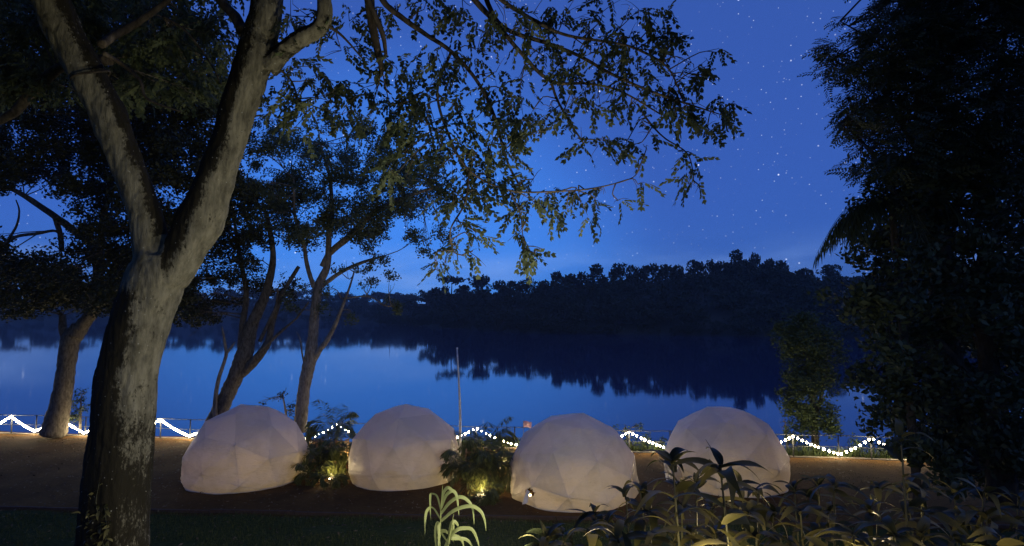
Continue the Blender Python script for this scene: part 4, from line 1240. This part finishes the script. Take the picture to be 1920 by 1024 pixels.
palm_clump(908, 870, 20.4, 28, 1.4, 2.0, 'tall palm with arching fronds next to the pole', 1.25)
palm_clump(905, 900, 18.3, 10, .6, .9, 'low palm tuft before the warm-lit screen', 0.4)

palm_clump(906, 918, 17.3, 12, .45, .7, 'small grassy palm tuft hiding the lantern by the pole', 0.25)
palm_clump(622, 896, 18.85, 12, .45, .7, 'small grassy palm tuft hiding the lantern before the lattice', 0.25)

def screen(px, py, d, w, h, rz, label):
    g = P(px, py, d); g[2] = float(ground_z(g[0], g[1]))
    t = thing('lattice_screen', label, 'screen', g); t.rotation_euler.z = rz
    for s in (-1, 1): link('post', MB().add(*box(s * w / 2, 0, h / 2 - .05, .05, .05, h + .1)).mesh('post', False, [M['wood']]), t)
    nb = int(w / .17)
    bar = MB().add(*box(0, 0.0, h / 2, .05, .018, h - .06)).mesh('slat', False, [M['wood']])
    for k in range(nb): link('slat', bar, t, ((k + .5) / nb * w - w / 2, 0.02, 0))
    rail = MB().add(*box(0, 0, 0, w - .05, .022, .05)).mesh('rail', False, [M['wood']])
    for k in range(5): link('rail', rail, t, (0, -0.004, h * (k + .6) / 5.2))
    return g
g = screen(905, 880, 19.6, 1.1, 1.0, 0.1, 'warm-lit wooden lattice screen behind the dense palms')
q = P(905, 905, 17.75); q[2] = float(ground_z(q[0], q[1]))
lantern(q, 'amber lantern glowing at the foot of the palms by the pole', 50.0, h=.13)
lantern(g + [.55, .5, .0], 'amber lantern behind the lattice screen next to the torn dome', 110.0)
g = screen(620, 860, 21.4, 1.3, 0.95, -0.05, 'warm-lit wooden lattice screen between lit-window dome and clear-sided dome')
q = P(620, 885, 19.3); q[2] = float(ground_z(q[0], q[1]))
lantern(q, 'amber lantern in front of the lattice between two palm clumps', 44.0, h=.13)
lantern(g + [.75, -.4, .0], 'amber lantern against the clear-sided dome, palm side', 70.0)
q = P(652, 858, 20.9); q[2] = float(ground_z(q[0], q[1]))
ck = thing('cushion', 'red cushion leaning beside the lattice near the clear-sided dome', 'cushion', q)
bm = bmesh.new(); bmesh.ops.create_cube(bm, size=1.0); bmesh.ops.scale(bm, vec=(.34, .14, .34), verts=bm.verts)
bmesh.ops.translate(bm, vec=(0, 0, .17), verts=bm.verts)
bmesh.ops.bevel(bm, geom=bm.edges[:], offset=.05, segments=3, affect='EDGES')
me = bpy.data.meshes.new('cushion'); bm.to_mesh(me); bm.free(); me.materials.append(M['red']); o = link('cover', me, ck); o.scale = (1, 1, 1)
link('piping', MB().add(*tube([(-.14, 0, .03), (-.16, 0, .17), (-.14, 0, .31), (0, 0, .335), (.14, 0, .31), (.16, 0, .17), (.14, 0, .03)], [.012, .012], 6, n=28)).mesh('piping', True, [M['timber']]), ck)

# pole and pink cloth
pb = G(862, 866, 0.0)
top = P(857, 655, pb[1])
t = thing('pole', 'thin pale flagpole standing between the clear-sided dome and the palms', 'pole', pb)
H = top[2]
link('shaft', MB().add(*tube([(0, 0, -0.2), (0, 0, H * .45), (top[0] - pb[0], 0, H)], [.052, .045, .028], 10, n=10)).mesh('shaft', True, [M['pole']]), t)
link('base_plate', MB().add(*box(0, 0, .01, .24, .24, .05)).mesh('base_plate', False, [M['metal']]), t)
link('finial', MB().add(*tube([(top[0] - pb[0], 0, H - .01), (top[0] - pb[0], 0, H + .04), (top[0] - pb[0], 0, H + .08)], [.03, .045, .008], 10, n=8)).mesh('finial', True, [M['pole']]), t)
fp = fence_at(985)
pc = P(989, 796, fp[1] - .05)
Vp = []
for i in range(7):
    for j in range(4):
        Vp.append([(i / 6 - .5) * .36 * (1 - .12 * j / 3), 0.03 * math.sin(i * 1.3 + j), -j / 3 * .24 + .12 + .03 * math.sin(i * .9)])
Vp = np.array(Vp)
f4 = [(i * 4 + j, (i + 1) * 4 + j, (i + 1) * 4 + j + 1, i * 4 + j + 1) for i in range(6) for j in range(3)]
me = MB().add(Vp, f4).mesh('pennant', True, [M['pink']])
pen = thing('pennant', 'small pale pink cloth flying on a stick at the fence by the torn dome', 'pennant', (pc[0], pc[1], fp[2]))
o = link('cloth', me, pen, (0, 0, pc[2] - fp[2])); sm_ = o.modifiers.new('thick', 'SOLIDIFY'); sm_.thickness = .006
link('stick', MB().add(*tube([(-.17, 0, -.05), (-.17, 0, pc[2] - fp[2] + .16)], [.012, .01], 6, n=2)).mesh('stick', True, [M['bark_pale']]), pen)

# timber edging between lawn and bare earth: separate boards end to end
edg = thing('garden_edging', 'low dark timber edging between the lawn and the bare earth', 'edging')
x = -30.0
k = 0
while x < 14:
    L = 2.4; x1 = x + L
    ya, yb = edge_y(x), edge_y(x1)
    me = MB().add(*box(0, 0, 0.0, L - .012, .06, .26)).mesh('board', False, [M['timber']])
    o = link('board', me, edg, ((x + x1) / 2, (ya + yb) / 2, float(ground_z((x + x1) / 2, (ya + yb) / 2)) - .06 + rng.uniform(-.012, .012)))
    o.rotation_euler = (0, 0, math.atan2(yb - ya, L) + rng.normal(0, .004))
    x = x1

# ------------------------------------------------------------------ grass
def blades(name, XY, hgt, wid, mat, label):
    n = len(XY)
    z = ground_z(XY[:, 0], XY[:, 1])
    b = np.c_[XY, z - 0.005]
    a = rng.uniform(0, 6.28, n); h = hgt * rng.uniform(.5, 1.3, n)
    s = np.c_[np.cos(a), np.sin(a), np.zeros(n)] * wid / 2
    lean = np.c_[rng.normal(0, .35, n), rng.normal(0, .35, n), np.ones(n)] * h[:, None]
    V = np.stack([b - s, b + s, b + s * .3 + lean * [1, 1, 1], b - s * .3 + lean], 1).reshape(-1, 3)
    tag(link(name, mesh_np(name, V, quads(len(V)), False, [mat])), label, 'grass', kind='stuff')
n = 52000
xy = np.c_[rng.uniform(-15, 9, n), rng.uniform(11.5, 16.3, n)]
xy = xy[xy[:, 1] < edge_y(xy[:, 0]) - .06]
keep = np.array([mnoise.noise(Vector((x * .6, y * .9, 0))) > -.35 for x, y in xy])
blades('lawn_grass', xy[keep], .07, .012, leaf_mat('grass_green', (0.04, 0.058, 0.014), (0.11, 0.125, 0.03), .15), 'short dark green lawn grass before the timber edging')
n = 16000
xx = rng.uniform(-27, 17, n)
xy = np.c_[xx, fence_y(xx) - np.abs(rng.normal(0, 2.2, n)) - .08]
keep = np.array([mnoise.noise(Vector((x * .5, y * .8, 4))) > -.05 for x, y in xy])
blades('bank_grass', xy[keep], .035, .015, leaf_mat('grass_dry', (0.06, 0.055, 0.02), (0.16, 0.13, 0.05), .1), 'sparse dry grass on the earth along the fence')
n = 9000
xx = rng.uniform(-3, 18, n)
xy = np.c_[xx, fence_y(xx) + rng.uniform(.15, 1.2, n)]
blades('bank_weeds', xy, .30, .03, leaf_mat('weed', (0.03, 0.05, 0.015), (0.08, 0.10, 0.03), .15), 'green weeds on the bank just past the fence')

n = 5200
p = np.c_[rng.uniform(-20, 12, n), rng.uniform(12.5, 25.5, n)]
p = p[p[:, 1] < fence_y(p[:, 0]) - .2]
p = np.c_[p, ground_z(p[:, 0], p[:, 1]) + .012]
n = len(p)
V = scatter(np.array(kite(np.zeros(3), np.array([1., 0, .12]), 1.0, .42, np.array([0, 1., 0]))), p, rng.uniform(.05, .13, n), rng.uniform(0, 6.28, n), rng.normal(0, .25, n), rng.normal(0, .3, n))
tag(link('leaf_litter', mesh_np('leaf_litter', V, quads(len(V)), False, [leaf_mat('litter', (0.05, 0.03, 0.014), (0.22, 0.15, 0.07), .05)])), 'dry fallen leaves scattered over the bare earth and lawn', 'leaf litter', kind='stuff')

# ------------------------------------------------------------------ foreground plants
def arch_leaf(L, W, rise, droop, twist, seg=8, fold=0.22):
    """broad blade along +x, arching"""
    V = []
    for i in range(seg + 1):
        t = i / seg
        c = np.array([L * (t - .12 * t * t), 0.04 * L * math.sin(t * 3 + twist * 4), L * (rise * t - droop * t ** 2.1)])
        w = W * (math.sin(math.pi * (0.06 + 0.94 * t) ** 0.8) ** 0.8) * (1 - .25 * t) if t < 1 else 0.002
        tw = twist * t
        s = np.array([0, math.cos(tw), math.sin(tw)])
        up = np.array([0, -math.sin(tw), math.cos(tw)])
        wob = 0.06 * w * math.sin(9 * t)
        V += [c - s * w / 2 + up * (fold * w / 2 + wob), c, c + s * w / 2 + up * (fold * w / 2 - wob)]
    f = []
    for i in range(seg):
        a = i * 3
        f += [(a, a + 3, a + 4, a + 1), (a + 1, a + 4, a + 5, a + 2)]
    return np.array(V), np.array(f)
LEAF_ME = []
for i in range(9):
    v, f = arch_leaf(1.0, rng.uniform(.19, .29), rng.uniform(.15, .6), rng.uniform(.5, .95), rng.uniform(-.5, .5))
    LEAF_ME.append(mesh_np('leaf', v, f, True, [M['leaf_broad']]))

def broad_plant(px, py, d, label, group, nl, scale=1.0, tall=None):
    """px,py: where the crown of the plant is; stem goes down to the ground"""
    topp = P(px, py, d)
    gz = float(ground_z(topp[0], topp[1]))
    H = topp[2] - gz
    t = thing('broadleaf_plant', label, 'plant', (topp[0], topp[1], gz), group)
    lean = rng.normal(0, .10, 2)
    c = catmull([(-lean[0] * H, -lean[1] * H, -.05), (-lean[0] * H * .35, -lean[1] * H * .35, H * .5), (0, 0, H), (lean[0] * .1, lean[1] * .1, H + .02)], 24)
    link('stem', MB().add(*tube(c, [.009, .007, .004], 6, n=16)).mesh('stem', True, [M['stem']]), t)
    a = rng.uniform(0, 6.28)
    for k in range(nl):
        f = 1 - (k / nl) * 0.62
        p = c[min(23, int(f * 22) + 1)]
        o = link('leaf', LEAF_ME[int(rng.integers(0, len(LEAF_ME)))], t, p)
        s = scale * rng.uniform(.24, .40) * (0.75 + .45 * (1 - f) / .6)
        o.scale = (s, s, s)
        o.rotation_euler = (rng.normal(0, .25), rng.normal(-.1, .3), a)
        a += 2.4 + rng.normal(0, .35)
    return t

outline = [(990, 1010), (1060, 985), (1120, 945), (1180, 905), (1240, 888), (1300, 885), (1345, 880), (1400, 895), (1460, 905), (1520, 890), (1600, 890), (1680, 895), (1760, 900), (1840, 905), (1930, 915)]
ox, oy = zip(*outline)
spots = []
for x in np.arange(1010, 1960, 52): spots.append((x + rng.uniform(-18, 18), 0.10, rng.uniform(4.3, 5.4)))
for x in np.arange(1030, 1960, 60): spots.append((x + rng.uniform(-20, 20), 0.42, rng.uniform(3.9, 4.9)))
for x in np.arange(1080, 1980, 66): spots.append((x + rng.uniform(-20, 20), 0.75, rng.uniform(3.3, 4.3)))
for x in np.arange(1160, 2000, 80): spots.append((x + rng.uniform(-20, 20), 1.1, rng.uniform(2.9, 3.7)))
GP = 'broad-leaved plants massed in the foreground'
for x, f, d in spots:
    y0 = np.interp(x, ox, oy)
    broad_plant(x, y0 + 18 + (1035 - y0) * f, d, 'leafy broad-bladed plant in the dense foreground bed', GP, int(rng.integers(10, 15)), 0.84)
# the tall one in front of the fourth dome, with a bare whip at its tip
tp = broad_plant(1352, 892, 3.6, 'tallest broad-leaved plant, thin whip tip crossing the dome behind the leafy plants', None, 15, 1.1)
w0, w1, w2, w3 = [P(x, y, 3.6) - np.array(tp.location) for x, y in ((1354, 900), (1350, 870), (1338, 848), (1323, 824))]
link('whip_tip', MB().add(*tube([w0, w1, w2, w3], [.006, .005, .003, .0012], 6, n=14)).mesh('whip_tip', True, [M['stem']]), tp)
broad_plant(1262, 880, 3.9, 'broad-leaved plant arching up against the left of the last dome', None, 12, 1.05)
broad_plant(1690, 838, 4.2, 'thin plant lifting one pale curled leaf before the fence bulbs', None, 11, 0.75)

# pale grass plants
def strap(pts, w0):
    c = catmull(pts, 18)
    T = np.gradient(c, axis=0); T /= np.linalg.norm(T, axis=1)[:, None]
    V = []
    for i in range(18):
        t = i / 17
        w = w0 * (math.sin(math.pi * min(1, .18 + .82 * t)) ** .6) * (1 - .2 * t) if i < 17 else .001
        s = np.cross(T[i], [0.25, 1.0, 0.25]); s /= np.linalg.norm(s) + 1e-9
        s = s * .75 + np.array([0.0, .5, .0]); s /= np.linalg.norm(s)
        n_ = np.cross(s, T[i])
        V += [c[i] - s * w / 2 + n_ * w * .12, c[i], c[i] + s * w / 2 + n_ * w * .12]
    f = []
    for i in range(17):
        a = i * 3; f += [(a, a + 3, a + 4, a + 1), (a + 1, a + 4, a + 5, a + 2)]
    return np.array(V), np.array(f)
def cp(x, y, d): return P(740 + x / 6.0, 860 + y / 6.0, d)
def corn(label, stem, leaves, d):
    g = cp(*stem[0], d); g[2] = float(ground_z(g[0], g[1]))
    t = thing('reed_grass', label, 'plant', g)
    pts = [np.array([0, 0, -.05])] + [cp(x, y, d) - g for x, y in stem]
    link('stem', MB().add(*tube(pts, [.012, .010, .008, .003], 6, n=20)).mesh('stem', True, [M['leaf_corn']]), t)
    for lf in leaves:
        dz = rng.uniform(-.16, .16)
        q = [cp(x, y, d + dz * i / (len(lf) - 1)) - g for i, (x, y) in enumerate(lf)]
        v, f = strap(q, .050)
        link('leaf', mesh_np('leaf', v, f, True, [M['leaf_corn']]), t)
corn('pale green reed-like plant with drooping strap leaves on the lawn', [(505, 1000), (513, 800), (517, 640), (524, 500), (540, 300)],
     [[(516, 580), (475, 430), (430, 402), (402, 430), (405, 700)], [(525, 510), (545, 390), (590, 328), (640, 348), (655, 380)], [(520, 560), (575, 415), (650, 362), (700, 430), (725, 650)],
      [(520, 620), (610, 500), (720, 432), (810, 460), (878, 560), (895, 745)], [(522, 700), (670, 580), (850, 532), (960, 585), (1010, 680), (1030, 815)], [(514, 690), (440, 568), (385, 562), (348, 650), (340, 870)]], 7.4)
corn('shorter pale reed-like shoot crowding the drooping strap-leaved plant', [(600, 1060), (605, 960), (620, 860), (640, 760), (665, 620)],
     [[(470, 1030), (452, 850), (470, 740), (495, 740), (498, 900), (490, 1000)], [(610, 960), (625, 760), (665, 708), (705, 740), (720, 790)], [(620, 880), (700, 800), (780, 782), (870, 798), (925, 900), (955, 1010)],
      [(615, 900), (640, 760), (650, 740), (660, 800), (657, 940)], [(560, 1000), (610, 900), (680, 872), (750, 910), (785, 1010)], [(605, 960), (520, 830), (570, 815), (600, 850)], [(640, 900), (730, 900), (820, 920), (890, 1010)]], 7.2)

# climbing plant at the foot of the big tree
t = thing('climbing_plant', 'green climbing plant growing up the foot of the big forked tree', 'plant')
for k, line in enumerate([[(196, 1060), (190, 990), (180, 945), (186, 905)], [(176, 1060), (170, 1000), (164, 960)], [(205, 1050), (200, 990), (196, 950)]]):
    pts = [P(x, y, 7.60) for x, y in line]
    mb = MB().add(*tube(pts, [.008, .006, .003], 5, n=14)); link('vine_stem', mb.mesh('vine_stem', True, [M['stem']]), t)
    c = catmull(pts, 40)
    for q in range(26):
        p = c[int(rng.integers(0, 40))] + rng.normal(0, .045, 3) * [1.2, .4, 1]
        o = link('leaf', LEAF_ME[int(rng.integers(0, 9))], t, p); s = rng.uniform(.07, .13); o.scale = (s, s * 1.6, s)
        o.rotation_euler = (rng.normal(0, .6), rng.normal(0.2, .5), rng.uniform(3.3, 6.1))
for o in t.children:
    if o.name.startswith('leaf'): pass

# ------------------------------------------------------------------ lamps among the foreground plants; the lowest lanterns are unseen, added as fill
def floodlight(px, py, d, target, power, label, cone=178):
    h = P(px, py, d); gz = float(ground_z(h[0], h[1]))
    t = thing('garden_floodlight', label, 'floodlight', (h[0], h[1], gz))
    H = h[2] - gz
    dv = Vector(target) - Vector(h); rz = math.atan2(dv.y, dv.x) - math.pi / 2
    link('post', MB().add(*tube([(0, 0, -.2), (0, 0, H - .05)], [.022, .022], 8, n=2)).mesh('post', True, [M['black']]), t)
    o = link('housing', MB().add(*box(0, 0, 0, .24, .09, .17)).mesh('housing', False, [M['black']]), t, (0, 0, H)); o.rotation_euler.z = rz
    o2 = link('lens', MB().add(*box(0, 0.05, 0, .20, .012, .13)).mesh('lens', False, [M['lamp_glass']]), o)
    ld = bpy.data.lights.new('floodlight_beam', 'SPOT'); ld.energy = power; ld.color = (1.0, 0.90, 0.70)
    ld.spot_size = math.radians(cone); ld.spot_blend = 0.45; ld.shadow_soft_size = 0.10
    lo = bpy.data.objects.new('floodlight_beam', ld); COL.objects.link(lo); lo.parent = t
    lo.location = (math.cos(rz + math.pi / 2) * .12, math.sin(rz + math.pi / 2) * .12, H)
    lo.rotation_euler = dv.to_track_quat('-Z', 'Y').to_euler()
floodlight(1345, 1004, 6.2, (-3.5, 15.0, 2.6), 720.0, 'black garden floodlight glowing among the broad-leaved plants')
floodlight(1000, 1075, 4.0, (-5.4, 8.0, 6.6), 300.0, 'black garden floodlight low at the thin end of the bed, aimed at the big tree', 150)
for px, py, d, pw, lab in ((1340, 1075, 3.5, 12.0, 'unseen amber fill lantern added low among the broad-leaved plants under the tallest one'),  # below the frame, added to light leaves facing the viewer
                       (1345, 1003, 5.0, 7.0, 'amber garden lantern glinting through the leaves below the dome behind the leafy plants'),
                       (1640, 1000, 4.9, 5.0, 'amber garden lantern glinting through the leaves in the thick of the bed'),
                       (1130, 1090, 3.9, 9.0, 'unseen amber fill lantern added low at the thin end of the broad-leaved bed'),  # this and the next two are unseen, added to brighten nearby leaves
                       (1600, 1085, 3.3, 8.0, 'unseen amber fill lantern added low in the broad-leaved bed beyond the last dome'),
                       (1820, 1080, 3.2, 6.0, 'unseen amber fill lantern added low in the plants below the black-green tree')):
    g = P(px, py, d); gz = float(ground_z(g[0], g[1]))
    L = lantern((g[0], g[1], g[2] - .3), lab, pw)
    link('post', MB().add(*tube([(0, 0, gz - g[2] + .2), (0, 0, 0)], [.02, .02], 8, n=2)).mesh('post', True, [M['black']]), L)

# ------------------------------------------------------------------ evening air over the lake
hv, hf = box(0, 560, 45, 2600, 1500, 104)
hm = bpy.data.materials.new('haze'); hm.use_nodes = True
hn = hm.node_tree.nodes; hn.clear()
ho = hn.new('ShaderNodeOutputMaterial'); hp_v = hn.new('ShaderNodeVolumePrincipled')
hp_v.inputs['Color'].default_value = (0.9, 0.93, 1.0, 1)
hp_v.inputs['Density'].default_value = 0.00026
hm.node_tree.links.new(hp_v.outputs[0], ho.inputs['Volume'])
tag(link('haze', mesh_np('haze', hv, hf, False, [hm])), 'thin blue evening haze hanging over the lake', 'haze', kind='stuff')
